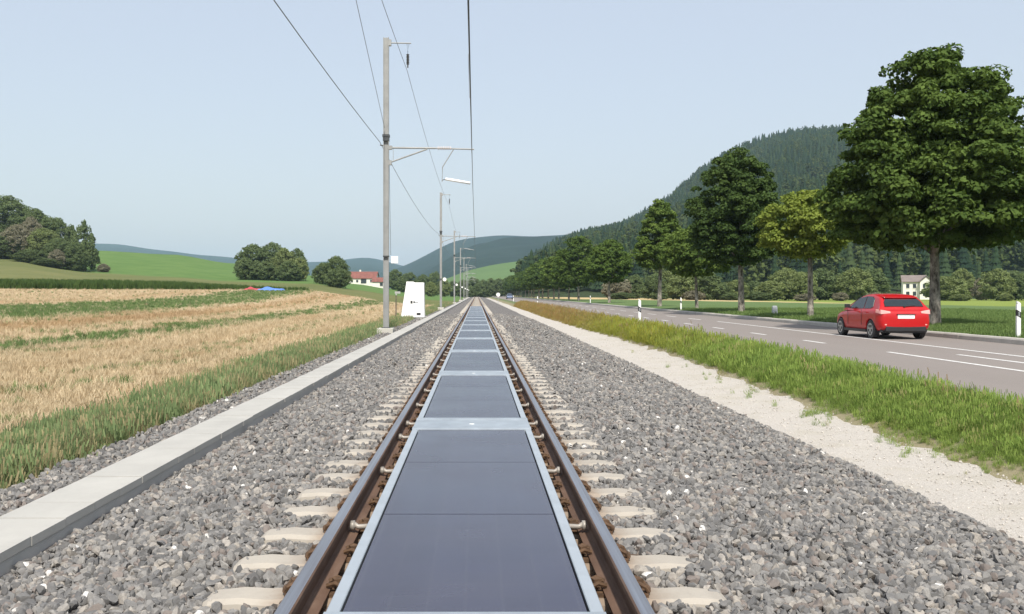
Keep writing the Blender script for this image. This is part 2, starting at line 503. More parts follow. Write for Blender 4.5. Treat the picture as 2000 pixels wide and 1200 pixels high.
def table(u, Y):
    c = np.clip(u * F + VX, TC[0], TC[-1]); Yc = np.clip(Y, TY[0], TY[-1])
    i = np.clip(np.searchsorted(TC, c) - 1, 0, len(TC) - 2); j = np.clip(np.searchsorted(TY, Yc) - 1, 0, len(TY) - 2)
    a = (c - TC[i]) / (TC[i + 1] - TC[i]); b = (Yc - TY[j]) / (TY[j + 1] - TY[j])
    a = a * a * (3 - 2 * a)
    return (TZ[i, j] * (1 - a) * (1 - b) + TZ[i + 1, j] * a * (1 - b) + TZ[i, j + 1] * (1 - a) * b + TZ[i + 1, j + 1] * a * b)
def ground_z(X, Y):
    X = np.asarray(X, float); Y = np.asarray(Y, float)
    l = lat(X)
    t = table((X - CX) / np.maximum(Y, 1.0), Y)
    w = sstep(55, 150, Y) * sstep(6.0, 6.0 + 0.12 * np.maximum(Y, 20) + 6, -X)
    z = l * (1 - w) + t * w
    z = z + 0.05 * wob(X, Y, 9.0) * sstep(8, 14, -X) + 0.04 * wob(X, Y, 7.0) * sstep(20, 30, X)
    return z
def gz(x, y):
    return float(ground_z(np.array([x]), np.array([y]))[0])

xs = list(np.arange(-3.9, 4.4, 1.0)) + [-4.2, -5, -6, -7, 4.3, 5.25, 5.4, 5.6, 6.2, 6.8, 7.1, 7.25, 9, 11, 13, 15.85, 16.02, 16.2, 17, 18]
xs += list(-8 * 1.045 ** np.arange(0, 110) - 0) + list(19 * 1.06 ** np.arange(0, 78))
xs += [-7000, 7000]
ys = [-1500, -600, -250, -120] + list(np.arange(-60, 60, 2.0)) + list(60 * 1.028 ** np.arange(0, 116)) + [2200, 3500, 7000]
xs = np.array(sorted(set(np.round(xs, 3)))); ys = np.array(sorted(ys))
ground = obj('ground', grid_mesh('ground', xs, ys, ground_z, M['ground']))
tag(ground, 'stubble field and meadow ground on both sides of the railway', kind='structure')

# ------------------------------------------------------------------ far hills
def ridge(name, label, cols, d_front, z_front, mat, back=1.3, nu=160, nv=26, rough=0.0, rl=120.0, ease=1.0, pw=None):
    """hill whose crest follows (photo column, photo row, distance) points"""
    c = np.array(cols, float)
    cc = np.linspace(c[0, 0], c[-1, 0], nu)
    def sm(v):
        y = np.interp(cc, c[:, 0], v); k = np.ones(5) / 5
        return np.convolve(np.pad(y, 2, mode='edge'), k, 'valid')
    row, dist = sm(c[:, 1]), sm(c[:, 2])
    u = (cc - VX) / F
    zc = CZ - (row - VY) / F * dist
    t = np.linspace(0, 1, nv)
    df = np.minimum(d_front, dist * 0.8)
    D1 = df[:, None] + (dist - df)[:, None] * t[None, :]
    P1 = (z_front + (zc[:, None] - z_front) * (t[None, :] ** ease))
    D2 = dist[:, None] * (1 + (back - 1) * np.linspace(0.1, 1, 6)[None, :]); P2 = zc[:, None] * (1 - np.linspace(0.1, 1, 6)[None, :] ** 1.5)
    D = np.concatenate([D1, D2], 1); Z = np.concatenate([P1, P2], 1)
    X = CX + u[:, None] * D
    if rough:
        Z = Z + rough * wob(X, D, rl) * np.minimum(1, np.linspace(0, 3, D.shape[1]))[None, :]
    n2 = D.shape[1]
    i = np.arange(nu * n2).reshape(nu, n2)
    q = np.stack([i[:-1, :-1], i[1:, :-1], i[1:, 1:], i[:-1, 1:]], -1).reshape(-1, 4)
    o = obj(name, np_mesh(name, np.stack([X, D, Z], -1).reshape(-1, 3), q, mat, True))
    tag(o, label, kind='structure')
    return dict(u=u, D=D, Z=Z, row=row, dist=dist, obj=o)

ridge('far_ridge', 'hazy blue ridge on the horizon beyond the left fields',
      [(-900, 440, 5200), (-300, 470, 5200), (100, 476, 5200), (190, 478, 5200), (250, 480, 5200), (330, 489, 5200), (400, 501, 5200), (460, 506, 5200), (560, 510, 5200), (640, 514, 5200), (670, 510, 5200),
       (695, 502, 5200), (715, 500, 5200), (738, 505, 5200), (765, 515, 5200), (800, 522, 5200), (850, 530, 5200), (1000, 540, 5200), (1400, 520, 5200)],
      2500, 0, M['far_wood'], rough=8, rl=500)
ridge('blue_hill', 'blue wooded hill rising beyond the end of the track',
      [(700, 545, 3600), (760, 530, 3600), (800, 516, 3600), (830, 498, 3600), (870, 476, 3600), (900, 469, 3600), (960, 462, 3600), (1020, 460, 3600), (1090, 460, 3600), (1200, 450, 3600), (1500, 430, 3600), (2200, 430, 3600)],
      1900, 0, M['far_wood'], rough=6, rl=300)
ridge('wooded_spur', 'darker wooded spur in front of the blue hill',
      [(740, 566, 2300), (800, 545, 2300), (850, 520, 2300), (890, 496, 2300), (940, 474, 2300), (1000, 461, 2300), (1090, 461, 2300), (1180, 470, 2300), (1400, 480, 2300), (1700, 500, 2300)],
      1300, 0, M['far_wood'], rough=6, rl=160)
ridge('meadow_hill', 'bright green meadow slope behind the far roadside trees',
      [(690, 572, 900), (800, 560, 900), (870, 545, 900), (910, 530, 900), (960, 519, 900), (1015, 511, 900), (1080, 507, 900), (1200, 520, 900), (1500, 560, 900)],
      560, -0.6, M['meadow_far'], rough=0.5, rl=90)
HILL = ridge('wooded_hill', 'large forested hill behind the roadside trees on the right',
      [(1020, 545, 1700), (1080, 492, 1700), (1130, 466, 1700), (1180, 452, 1700), (1230, 438, 1650), (1310, 393, 1600), (1350, 358, 1550), (1400, 328, 1520), (1480, 292, 1500), (1560, 266, 1500), (1650, 263, 1500), (1760, 268, 1480),
       (1900, 300, 1450), (2000, 330, 1450), (2300, 380, 1400), (2900, 420, 1400), (3800, 460, 1400)],
      300, -0.4, M['hill_forest'], rough=9, rl=260, ease=1.15, nu=220, nv=44)

# ------------------------------------------------------------------ scatter (geometry nodes)
def proto_coll(name, meshes):
    c = bpy.data.collections.new(name)
    for k, me in enumerate(meshes):
        o = bpy.data.objects.new(name, me); c.objects.link(o)
    return c
def scatter(name, pts, rot, scl, coll, nvar, label, parent=None, kind='stuff'):
    n = len(pts)
    me = bpy.data.meshes.new(name)
    me.vertices.add(n); me.vertices.foreach_set('co', np.asarray(pts, np.float32).ravel())
    a = me.attributes.new('rot', 'FLOAT_VECTOR', 'POINT'); a.data.foreach_set('vector', np.asarray(rot, np.float32).ravel())
    a = me.attributes.new('scl', 'FLOAT_VECTOR', 'POINT')
    scl = np.asarray(scl, np.float32)
    if scl.ndim == 1: scl = np.repeat(scl[:, None], 3, 1)
    a.data.foreach_set('vector', scl.ravel())
    a = me.attributes.new('idx', 'INT', 'POINT'); a.data.foreach_set('value', rng.integers(0, nvar, n).astype(np.int32))
    o = obj(name, me, parent)
    ng = bpy.data.node_groups.new(name, 'GeometryNodeTree')
    ng.interface.new_socket('Geometry', in_out='INPUT', socket_type='NodeSocketGeometry')
    ng.interface.new_socket('Geometry', in_out='OUTPUT', socket_type='NodeSocketGeometry')
    N = ng.nodes
    gi, go = N.new('NodeGroupInput'), N.new('NodeGroupOutput')
    ci = N.new('GeometryNodeCollectionInfo'); ci.inputs[0].default_value = coll; ci.inputs[1].default_value = True; ci.inputs[2].default_value = True
    ip = N.new('GeometryNodeInstanceOnPoints'); ip.inputs['Pick Instance'].default_value = True
    def at(nm, ty):
        x = N.new('GeometryNodeInputNamedAttribute'); x.data_type = ty; x.inputs[0].default_value = nm
        return next(s for s in x.outputs if s.enabled and s.name == 'Attribute')
    L = ng.links
    L.new(gi.outputs[0], ip.inputs['Points']); L.new(ci.outputs[0], ip.inputs['Instance'])
    L.new(at('idx', 'INT'), ip.inputs['Instance Index']); L.new(at('scl', 'FLOAT_VECTOR'), ip.inputs['Scale'])
    er = N.new('FunctionNodeEulerToRotation'); L.new(at('rot', 'FLOAT_VECTOR'), er.inputs[0]); L.new(er.outputs[0], ip.inputs['Rotation'])
    L.new(ip.outputs[0], go.inputs[0])
    md = o.modifiers.new('scatter', 'NODES'); md.node_group = ng
    tag(o, label, kind=kind)
    return o

def stone_mesh(seed, mat, sub=1):
    r = np.random.default_rng(seed)
    bm = bmesh.new(); bmesh.ops.create_icosphere(bm, subdivisions=sub, radius=0.5)
    planes = r.normal(size=(11, 3)); planes /= np.linalg.norm(planes, axis=1)[:, None]; offs = r.uniform(0.2, 0.36, 11)
    sq = r.uniform(0.65, 1.45, 3); sq[2] *= 0.8
    for v in bm.verts:
        p = np.array(v.co) * (1 + r.uniform(-0.08, 0.08))
        for n_, o_ in zip(planes, offs):
            d = p @ n_ - o_
            if d > 0: p = p - n_ * d
        v.co = p * sq
    bmesh.ops.recalc_face_normals(bm, faces=bm.faces)
    me = bpy.data.meshes.new('stone'); bm.to_mesh(me); bm.free(); me.materials.append(mat)
    return me

# ------------------------------------------------------------------ ballast and track
Z_SLP = -0.187
def bal_z(X, Y):
    b = np.interp(X, [-3.1, -2.75, -2.2, -1.5, -1.2, 1.2, 1.6, 2.4, 3.4, 4.1, 4.6], [-0.47, -0.44, -0.34, -0.25, -0.235, -0.235, -0.25, -0.32, -0.45, -0.60, -0.78])
    return b + 0.018 * wob(X, Y, 0.7) + 0.012 * wob(X * 1.3, Y, 0.23)
TRACK_END = 430.0
bx_ = np.concatenate([np.arange(-3.05, 4.7, 0.1)])
by_ = np.concatenate([np.arange(-8, 20, 0.15), np.arange(20, 60, 0.6), np.arange(60, TRACK_END + 1, 10)])
tag(obj('ballast_bed', grid_mesh('ballast_bed', bx_, by_, bal_z, M['ballast'])), 'grey crushed stone ballast bed under the track', kind='structure')

stones = proto_coll('stone_shapes', [stone_mesh(k, M['stone'], 2) for k in range(12)])
def toe(Y):
    return np.interp(Y, [0, 8, 13, 30, 80], [4.2, 4.3, 4.55, 4.75, 4.5])
def stones_in(x0, x1, y0, y1, per_m2, smin, smax, lift=0.35):
    n = int((x1 - x0) * (y1 - y0) * per_m2)
    X = rng.uniform(x0, x1, n); Y = rng.uniform(y0, y1, n)
    s = smin + (smax - smin) * rng.random(n) ** 1.8
    keep = (X < toe(Y) + rng.normal(0, 0.07, n)) & ~((X > -3.42) & (X < -2.84)) & (np.abs(X) > 0.50)
    # not through rail feet
    keep &= ~((np.abs(np.abs(X) - 0.753) < 0.085 + s * 0.45))
    # not on top of sleepers near the rails; a few lie over their outer ends
    ph = np.abs(((Y - SLP0) / 0.6 + 0.5) % 1 - 0.5) * 0.6
    end = 1.15 + 0.2 * rng.random(n)
    keep &= ~((ph < 0.12 + s * 0.35) & (np.abs(X) < end))
    X, Y, s = X[keep], Y[keep], s[keep]
    Zb = bal_z(X, Y)
    Zb = np.where(X < -3.4, -0.385 + 0.02 * wob(X, Y, 0.6), Zb)
    inn = np.abs(X) < 0.72
    Zb = np.where(inn, Zb - 0.01, Zb)
    return np.stack([X, Y, Zb + s * lift * rng.uniform(0.1, 1.2, len(X))], -1), s
SLP0 = 3.42
P, S = [], []
for a in ((-4.0, 4.9, 1.0, 9.0, 1250, 0.028, 0.075), (-4.0, 4.9, 9.0, 18.0, 700, 0.032, 0.08), (-4.0, 4.9, 18.0, 36.0, 230, 0.045, 0.09), (-4.0, 4.9, 36.0, 70.0, 60, 0.06, 0.11)):
    p_, s_ = stones_in(*a); P.append(p_); S.append(s_)
P = np.concatenate(P); S = np.concatenate(S)
scatter('ballast_stones', P, rng.uniform(0, 6.28, (len(P), 3)), S * 1.15, stones, 12, 'grey and brown crushed ballast stones around the track')

track = empty('railway_track', (0, 0, 0))
tag(track, 'straight single railway track with two rusty rails on concrete sleepers', 'railway track')
def rail_poly(cx):
    h = [(-0.075, -0.172), (0.075, -0.172), (0.075, -0.160), (0.020, -0.142), (0.009, -0.128), (0.009, -0.052), (0.034, -0.040), (0.036, -0.012), (0.030, -0.003), (0.014, 0.0), (-0.014, 0.0), (-0.030, -0.003), (-0.036, -0.012), (-0.034, -0.040), (-0.009, -0.052), (-0.009, -0.128), (-0.020, -0.142), (-0.075, -0.160)]
    return [(cx + a, b) for a, b in h]
for sx in (-1, 1):
    mb = MB()
    mb.extrude_y(rail_poly(sx * 0.7525), -8, TRACK_END, lambda k, s=sx: 1 if k in (8, 9, 10) else 0, 30)
    mb.build('rail', [M['rust'], M['steel']], track)
# sleeper mesh
def sleeper_mesh():
    st = [(-1.30, -0.215, 0.075), (-1.27, -0.198, 0.09), (-1.12, -0.186, 0.10), (-0.98, -0.194, 0.102), (-0.90, -0.190, 0.11), (-0.60, -0.190, 0.11), (-0.42, -0.215, 0.09), (0.42, -0.215, 0.09), (0.60, -0.190, 0.11), (0.90, -0.190, 0.11), (0.98, -0.194, 0.102), (1.12, -0.186, 0.10), (1.27, -0.198, 0.09), (1.30, -0.215, 0.075)]
    mb = MB(); v = []; f = []
    for x, z, w in st:
        v += [(x, -w - 0.05, -0.40), (x, -w - 0.02, z - 0.02), (x, -w + 0.015, z), (x, w - 0.015, z), (x, w + 0.02, z - 0.02), (x, w + 0.05, -0.40)]
    for i in range(len(st) - 1):
        for k in range(5):
            f.append((i * 6 + k, i * 6 + k + 1, (i + 1) * 6 + k + 1, (i + 1) * 6 + k))
    f.append(tuple(range(6))); f.append(tuple((len(st) - 1) * 6 + k for k in range(6))[::-1])
    mb.add(v, f)
    return mb.mesh('sleeper', M['sleeper'])
def clip_mb(mb, cx, cy, sd):
    # rusty rail fastening: base plate, curved spring clip and bolt
    mb.box((cx + sd * 0.105, cy, -0.183), (0.085, 0.15, 0.016))
    for dy in (-0.045, 0.045):
        mb.tube([(cx + sd * 0.150, cy + dy, -0.172), (cx + sd * 0.135, cy + dy * 1.15, -0.145), (cx + sd * 0.10, cy + dy * 1.1, -0.128), (cx + sd * 0.058, cy + dy * 0.8, -0.143)], 0.012, 6)
    mb.tube([(cx + sd * 0.150, cy - 0.047, -0.168), (cx + sd * 0.158, cy, -0.165), (cx + sd * 0.150, cy + 0.047, -0.168)], 0.012, 6)
    mb.tube([(cx + sd * 0.105, cy, -0.178), (cx + sd * 0.105, cy, -0.118)], 0.014, 6)
    mb.box((cx + sd * 0.105, cy, -0.128), (0.042, 0.042, 0.022), rz=0.4)
slm = sleeper_mesh()
clipm = {}
for sx in (-1, 1):
    for sd in (-1, 1):
        mb = MB(); clip_mb(mb, sx * 0.7525, 0, sd); clipm[(sx, sd)] = mb.mesh('clip', M['clip'])
n_slp = 0
mbfar = MB(); 
ydone = 0
for k in range(-8, 190):
    y = SLP0 + 0.6 * k
    jz = random.uniform(-0.004, 0.002)
    s = obj('sleeper', slm, track, (random.uniform(-0.012, 0.012), y, jz), rz=random.uniform(-0.006, 0.006))
    if 2.6 < y < 26:
        for key, cm in clipm.items():
            obj('clip', cm, s, (-s.location.x, 0, -jz + 0.001), rz=0)
    elif y >= 26 and y < 70:
        for sx in (-1, 1):
            for sd in (-1, 1):
                mbfar.box((sx * 0.7525 + sd * 0.11, y, -0.155), (0.10, 0.12, 0.07), top=0.6)
    ydone = y
o = mbfar.build('clips_further_on', M['clip'], track); o['kind'] = 'stuff'
mb = MB(); y = ydone + 0.6
while y < TRACK_END - 1:
    mb.box((0, y, -0.28), (2.6, 0.22, 0.19)); y += 0.6
o = mb.build('sleepers_further_on', M['sleeper'], track); o['kind'] = 'stuff'

# ------------------------------------------------------------------ solar panels between the rails
ORD = ['first', 'second', 'third', 'fourth', 'fifth', 'sixth', 'seventh', 'eighth', 'ninth', 'tenth', 'eleventh', 'twelfth', 'thirteenth', 'fourteenth', 'fifteenth', 'sixteenth', 'seventeenth']
ZP = -0.05
PL, GAPL = 1.755, 0.83
def pane_mesh():
    mb = MB(); mb.box((0, 0, -0.006), (1.045, PL - 0.012, 0.012)); return mb.mesh('pane', M['solar'])
panem = pane_mesh()
sidem = MB().extrude_y([(-0.03, -0.045), (0.03, -0.045), (0.03, 0.0), (0.026, 0.004), (-0.026, 0.004), (-0.03, 0.0)], 0, PL * 3 - 0.004).mesh('side_frame', M['alu'])
def bar_mesh():
    mb = MB()
    mb.tube([(-0.60, 0, -0.062), (0.60, 0, -0.062)], 0.017, 8)
    return mb.mesh('cross_bar', M['alu'], True)
barm = bar_mesh()
def clamp_mesh(sd):
    mb = MB()
    mb.tube([(sd * 0.58, 0, -0.062), (sd * 0.675, 0, -0.066), (sd * 0.700, 0, -0.050)], 0.016, 8)
    mb.tube([(sd * 0.695, 0, -0.058), (sd * 0.722, 0, -0.058)], 0.030, 10)
    mb.box((sd * 0.63, 0.045, -0.075), (0.10, 0.045, 0.01))
    return mb.mesh('rail_clamp', M['insw'] if False else M['clampm'], True)
M['clampm'] = simple('clamp_metal', (0.36, 0.33, 0.29), 0.5, 0.2, 0.25, 20)
clm = {sd: clamp_mesh(sd) for sd in (-1, 1)}
def cover_mesh():
    mb = MB(); w, l = 0.595, GAPL - 0.012
    prof = [(-l / 2, -0.03), (-l / 2, 0.004), (-l / 2 + 0.03, 0.016), (-l / 2 + 0.12, 0.016), (-l / 2 + 0.15, 0.006), (l / 2 - 0.15, 0.006), (l / 2 - 0.12, 0.016), (l / 2 - 0.03, 0.016), (l / 2, 0.004), (l / 2, -0.03)]
    n = len(prof); v = [(-w, y, z) for y, z in prof] + [(w, y, z) for y, z in prof]
    f = [(k, (k + 1) % n, n + (k + 1) % n, n + k) for k in range(n)] + [tuple(range(n))[::-1], tuple(range(n, 2 * n))]
    mb.add(v, f); return mb.mesh('cover_plate', M['plate'])
coverm = cover_mesh()
labm = MB().box((0, 0, 0), (0.05, 0.03, 0.004)).mesh('type_label', M['white'])
UN = PL * 3 + GAPL
for k in range(17):
    y0 = 3.93 + UN * (k - 1) if k else 3.93 - UN
    u = empty('solar_panel_unit', (0, y0, ZP))
    if k == 0:
        lb = 'solar panel unit at the very bottom edge, closest to the viewer, mostly cut off'
    else:
        lb = f'{ORD[k-1]} solar panel unit counted from the bottom edge, between the rails'
    tag(u, lb, 'solar panel', 'solar panel units laid between the rails')
    for j in range(3):
        obj('pane', panem, u, (0, PL * (j + 0.5), 0))
    for sd in (-1, 1):
        obj('side_frame', sidem, u, (sd * 0.565, 0, 0))
    for j in range(4):
        yb = min(max(PL * j - (0.045 if j else -0.05), 0.05), 3 * PL - 0.06)
        b = obj('cross_bar', barm, u, (0, yb, 0))
        if y0 < 45:
            for sd in (-1, 1): obj('rail_clamp', clm[sd], b)
    if k < 16:
        c = obj('cover_plate', coverm, u, (0, PL * 3 + GAPL / 2, 0))
        if k < 6: obj('type_label', labm, c, (0.0, -0.05, 0.0095))

# ------------------------------------------------------------------ cable trough on the left
TX0, TX1, TZ0 = -3.37, -2.88, -0.29
tr = empty('cable_trough', ((TX0 + TX1) / 2, 0, TZ0))
tag(tr, 'long pale concrete cable trough with slab covers along the left ballast', 'cable trough')
mb = MB(); mb.extrude_y([(-0.225, -0.30), (0.232, -0.30), (0.232, -0.065), (-0.225, -0.065)], -8, TRACK_END, 0, 20)
mb.build('trough_body', M['trough'], tr)
sb = MB(); sb.box((0, 0, -0.03), (0.49, 0.494, 0.06)); slabm = sb.mesh('cover_slab', M['slab'])
for k in range(-6, 200):
    y = 0.32 + 0.5 * k
    o = obj('cover_slab', slabm, tr, (random.uniform(-0.004, 0.004), y, random.uniform(-0.003, 0.003)), rz=random.uniform(-0.004, 0.004))
    o.rotation_euler[0] = random.uniform(-0.004, 0.004)
ye = 0.32 + 0.5 * 199 + 0.25
mb = MB(); mb.extrude_y([(-0.245, -0.06), (0.245, -0.06), (0.245, 0), (-0.245, 0)], ye + 0.004, TRACK_END, 0, 10)
o = mb.build('cover_slabs_further_on', M['slab'], tr); o['kind'] = 'stuff'
# stony margin beyond the trough
mx_ = np.array([-4.15, -3.95, -3.7, -3.5, -3.33])
tag(obj('gravel_margin', grid_mesh('gravel_margin', mx_, by_, lambda X, Y: np.interp(X, [-4.15, -3.95, -3.33], [-0.5, -0.405, -0.40]) + 0.01 * wob(X, Y, 0.4), M['ballast'])), 'narrow strip of loose stones beside the cable trough', kind='structure')

# ------------------------------------------------------------------ white gravel path on the right
pxs = np.linspace(0, 1, 9)
pys = by_
XX = np.zeros((len(pys), 9)); 
for j, y in enumerate(pys):
    x0 = toe(y) - 0.35; x1 = float(np.interp(y, [0, 9, 13, 18, 27, 60], [5.55, 5.6, 5.65, 5.8, 6.05, 5.6])) + 0.12 * float(wob(np.array(1.0), np.array(y), 1.6)) + 0.06 * float(wob(np.array(3.0), np.array(y), 0.5))
    XX[j] = x0 + (x1 - x0) * pxs
YY = np.repeat(pys[:, None], 9, 1)
ZZ = np.maximum(ground_z(XX, YY), np.interp(XX, [4.0, 4.6, 5.6], [-0.72, -0.66, -0.62])) + 0.026 + 0.012 * wob(XX, YY, 0.8)
ZZ[:, -1] -= 0.04
i = np.arange(ZZ.size).reshape(ZZ.shape)
q = np.stack([i[:-1, :-1], i[:-1, 1:], i[1:, 1:], i[1:, :-1]], -1).reshape(-1, 4)
tag(obj('gravel_path', np_mesh('gravel_path', np.stack([XX, YY, ZZ], -1).reshape(-1, 3), q, M['limestone'], True)), 'white limestone gravel strip between ballast and grass verge', kind='structure')
pebs = proto_coll('pebble_shapes', [stone_mesh(40 + k, M['pebble']) for k in range(5)])
n = 9000
Yp = 6 + 34 * rng.random(n) ** 2; Xp = toe(Yp) - 0.15 + 1.5 * rng.random(n)
Zp = np.maximum(ground_z(Xp, Yp), np.interp(Xp, [4.0, 4.6, 5.6], [-0.72, -0.66, -0.62])) + 0.034
keep = Xp < np.interp(Yp, [0, 9, 13, 18, 27, 60], [5.5, 5.55, 5.6, 5.75, 6.0, 5.6])
scatter('path_pebbles', np.stack([Xp, Yp, Zp], -1)[keep], rng.uniform(0, 6.28, (keep.sum(), 3)), (0.008 + 0.03 * rng.random(n) ** 4)[keep], pebs, 5, 'small pale pebbles on the white gravel strip')

# ------------------------------------------------------------------ road
Z_R = -0.165
ry = np.concatenate([np.arange(-30, 80, 4.0), np.arange(80, 640, 20.0)])
rx = np.linspace(7.02, 15.72, 8)
road = obj('road', grid_mesh('road', rx, ry, lambda X, Y: Z_R + 0 * X, M['road']))
tag(road, 'pale grey country road running beside the railway', kind='structure')
def line(name, x, y0, y1, w):
    k = max(1, int((y1 - y0) / 12))
    v = []; f = []
    for j in range(k + 1):
        y = y0 + (y1 - y0) * j / k
        v += [(x - w / 2, y, Z_R + 0.004), (x + w / 2, y, Z_R + 0.004)]
    for j in range(k): f.append((2 * j, 2 * j + 1, 2 * j + 3, 2 * j + 2))
    MB().add(v, f).build(name, M['paint'], road)
line('solid_line', 12.85, -30, 49, 0.14)
line('solid_line', 10.45, -30, 23.3, 0.14)
line('solid_line', 11.7, -30, 22.3, 0.14)
for k in range(24):
    y = 27.4 + 5.6 * k
    line('lane_dash', 10.4, y, y + 1.75, 0.14)
for k in range(22):
    y = 52 + 6.5 * k
    line('lane_dash', 12.7, y, y + 3.0, 0.14)
kerb = empty('kerb', (15.72, 0, Z_R))
tag(kerb, 'pale stone kerb along the far side of the road', kind='structure')
kb = MB(); kb.extrude_y([(0, -0.15), (0.36, -0.15), (0.36, 0.165), (0.03, 0.165), (0.0, 0.12)], -0.495, 0.495)
kbm = kb.mesh('kerb_stone', M['kerb'])
for k in range(-4, 80):
    obj('kerb_stone', kbm, kerb, (random.uniform(-0.012, 0.012), k + 0.5, random.uniform(-0.008, 0.008)), rz=random.uniform(-0.006, 0.006))
mb = MB(); mb.extrude_y([(0, -0.15), (0.36, -0.15), (0.36, 0.165), (0.03, 0.165), (0.0, 0.12)], 80, 620)
o = mb.build('kerb_stones_further_on', M['kerb'], kerb); o['kind'] = 'stuff'

# ------------------------------------------------------------------ grass and straw
def clump_mesh(seed, mat, nb, h, spread, lean=0.5, w=0.008, seed_heads=False):
    r = np.random.default_rng(seed); v = []; f = []
    for _ in range(nb):
        a = r.uniform(0, 6.28); rr = spread * math.sqrt(r.random()); bx, by = rr * math.cos(a), rr * math.sin(a)
        d = r.uniform(0, 6.28); le = lean * r.uniform(0.2, 1.0); hh = h * r.uniform(0.45, 1.0)
        nx, ny = math.cos(d + 1.57) * w, math.sin(d + 1.57) * w
        b = len(v)
        for t, ww in ((0, 1.0), (0.5, 0.8), (1.0, 0.12)):
            o_ = le * hh * t * t
            cx_, cy_, cz_ = bx + math.cos(d) * o_, by + math.sin(d) * o_, hh * (t - 0.25 * le * t * t)
            v += [(cx_ - nx * ww, cy_ - ny * ww, cz_), (cx_ + nx * ww, cy_ + ny * ww, cz_)]
        f += [(b, b + 1, b + 3, b + 2), (b + 2, b + 3, b + 5, b + 4)]
        if seed_heads and r.random() < 0.35:
            b = len(v); z0 = cz_
            v += [(cx_ - 0.012, cy_, z0 - 0.05), (cx_ + 0.012, cy_, z0 - 0.05), (cx_ + 0.008, cy_, z0 + 0.06), (cx_ - 0.008, cy_, z0 + 0.06)]
            f.append((b, b + 1, b + 2, b + 3))
    return np_mesh('tuft', np.array(v), np.array(f), mat, False)

def verge_zone(m, c, ran, isl):
    y = m.sep(m.pos())[1]
    nz = m.noise(0.25, 3, 0.6, m.pos())
    yy = m.math('ADD', y, m.math('MULTIPLY', m.math('SUBTRACT', nz, 0.5), 16.0))
    c = m.mix(m.math('MULTIPLY', m.sst(yy, 20.0, 32.0), m.sst(isl, 0.1, 0.7, 0.35, 0.95)), c, (0.30, 0.29, 0.045))
    c = m.mix(m.math('MULTIPLY', m.sst(yy, 40.0, 62.0), m.sst(isl, 0.2, 0.6, 0.3, 0.9)), c, (0.34, 0.20, 0.085))
    c = m.mix(m.sst(ran, 0.9, 0.93, 0, 0.7), c, (0.34, 0.29, 0.14))
    return c
def strip_zone(m, c, ran, isl):
    c = m.mix(m.sst(ran, 0.62, 0.75, 0, 0.85), c, (0.42, 0.34, 0.19))
    return c
M['verge'] = blademat('verge_grass', (0.12, 0.20, 0.04), (0.36, 0.46, 0.115), 0.3, verge_zone)
M['strip'] = blademat('field_edge_grass', (0.14, 0.20, 0.085), (0.34, 0.41, 0.19), 0.3, strip_zone)
def straw_zone(m, c, ran, isl):
    p = m.pos(); x = m.sep(p)[0]
    st = m.noise(0.42, 4, 0.65, m.scale(p, (1, 0.06, 0)))
    c = m.mix(m.sst(st, 0.5, 0.68, 0.0, 0.55), c, (0.37, 0.25, 0.13))
    d = m.math('ABSOLUTE', m.math('ADD', x, 21.5))
    c = m.mix(m.sst(d, 2.6, 0.6, 0.0, 0.6), c, (0.35, 0.22, 0.105))
    return c
M['straw'] = blademat('straw', (0.36, 0.275, 0.165), (0.70, 0.59, 0.40), 0.2, straw_zone)
M['weed'] = blademat('field_weed', (0.085, 0.145, 0.05), (0.22, 0.29, 0.11), 0.25)
verge_c = proto_coll('verge_tuft', [clump_mesh(60 + k, M['verge'], 34, 0.42, 0.14, 0.8, 0.0042, k % 2 == 0) for k in range(5)])
strip_c = proto_coll('strip_tuft', [clump_mesh(70 + k, M['strip'], 30, 0.36, 0.15, 0.6, 0.0042, True) for k in range(5)])
straw_c = proto_coll('straw_tuft', [clump_mesh(80 + k, M['straw'], 16, 0.26, 0.12, 0.7, 0.0065) for k in range(5)])
weed_c = proto_coll('weed_tuft', [clump_mesh(90 + k, M['weed'], 18, 0.26, 0.12, 0.6, 0.011) for k in range(4)])

def rrot(n, tilt=0.15):
    return np.stack([rng.normal(0, tilt, n), rng.normal(0, tilt, n), rng.uniform(0, 6.28, n)], -1)
def region(bands, inside, sc):
    P = []; S = []
    for x0, x1, y0, y1, dens, k in bands:
        n = int((x1 - x0) * (y1 - y0) * dens)
        X = rng.uniform(x0, x1, n); Y = rng.uniform(y0, y1, n)
        u = (X - CX) / Y
        ok = (u > -1.5) & (u < 1.5) & inside(X, Y, n)
        X, Y = X[ok], Y[ok]
        P.append(np.stack([X, Y, ground_z(X, Y) - 0.01], -1)); S.append(k * rng.uniform(sc[0], sc[1], len(X)))
    return np.concatenate(P), np.concatenate(S)
# right verge, thicker towards its middle, thin towards the path
def ver_in(X, Y, n):
    e0 = np.interp(Y, [0, 9, 13, 18, 27, 60], [5.5, 5.55, 5.6, 5.8, 6.05, 5.5])
    e1 = 7.02 + 0.08 * wob(X * 0, Y, 2.0)
    p_ = sstep(-0.12, 0.3, X - e0 + 0.10 * wob(X, Y, 1.1)) * (1 - sstep(-0.12, 0.15, X - e1))
    return rng.random(n) < p_
P, S = region([(5.0, 7.4, 3, 14, 330, 0.9), (5.0, 7.4, 14, 28, 150, 1.0), (5.0, 7.8, 28, 60, 55, 1.15), (5.0, 7.8, 60, 140, 18, 1.4)], ver_in, (0.55, 1.05))
S = S * (0.45 + 0.55 * sstep(5.6, 6.2, P[:, 0])) * np.interp(P[:, 1], [8, 12, 20, 30], [0.52, 0.60, 0.88, 1.0])
scatter('verge_grass', P, rrot(len(P)), S, verge_c, 5, 'uneven green and yellowing grass on the verge beside the road')
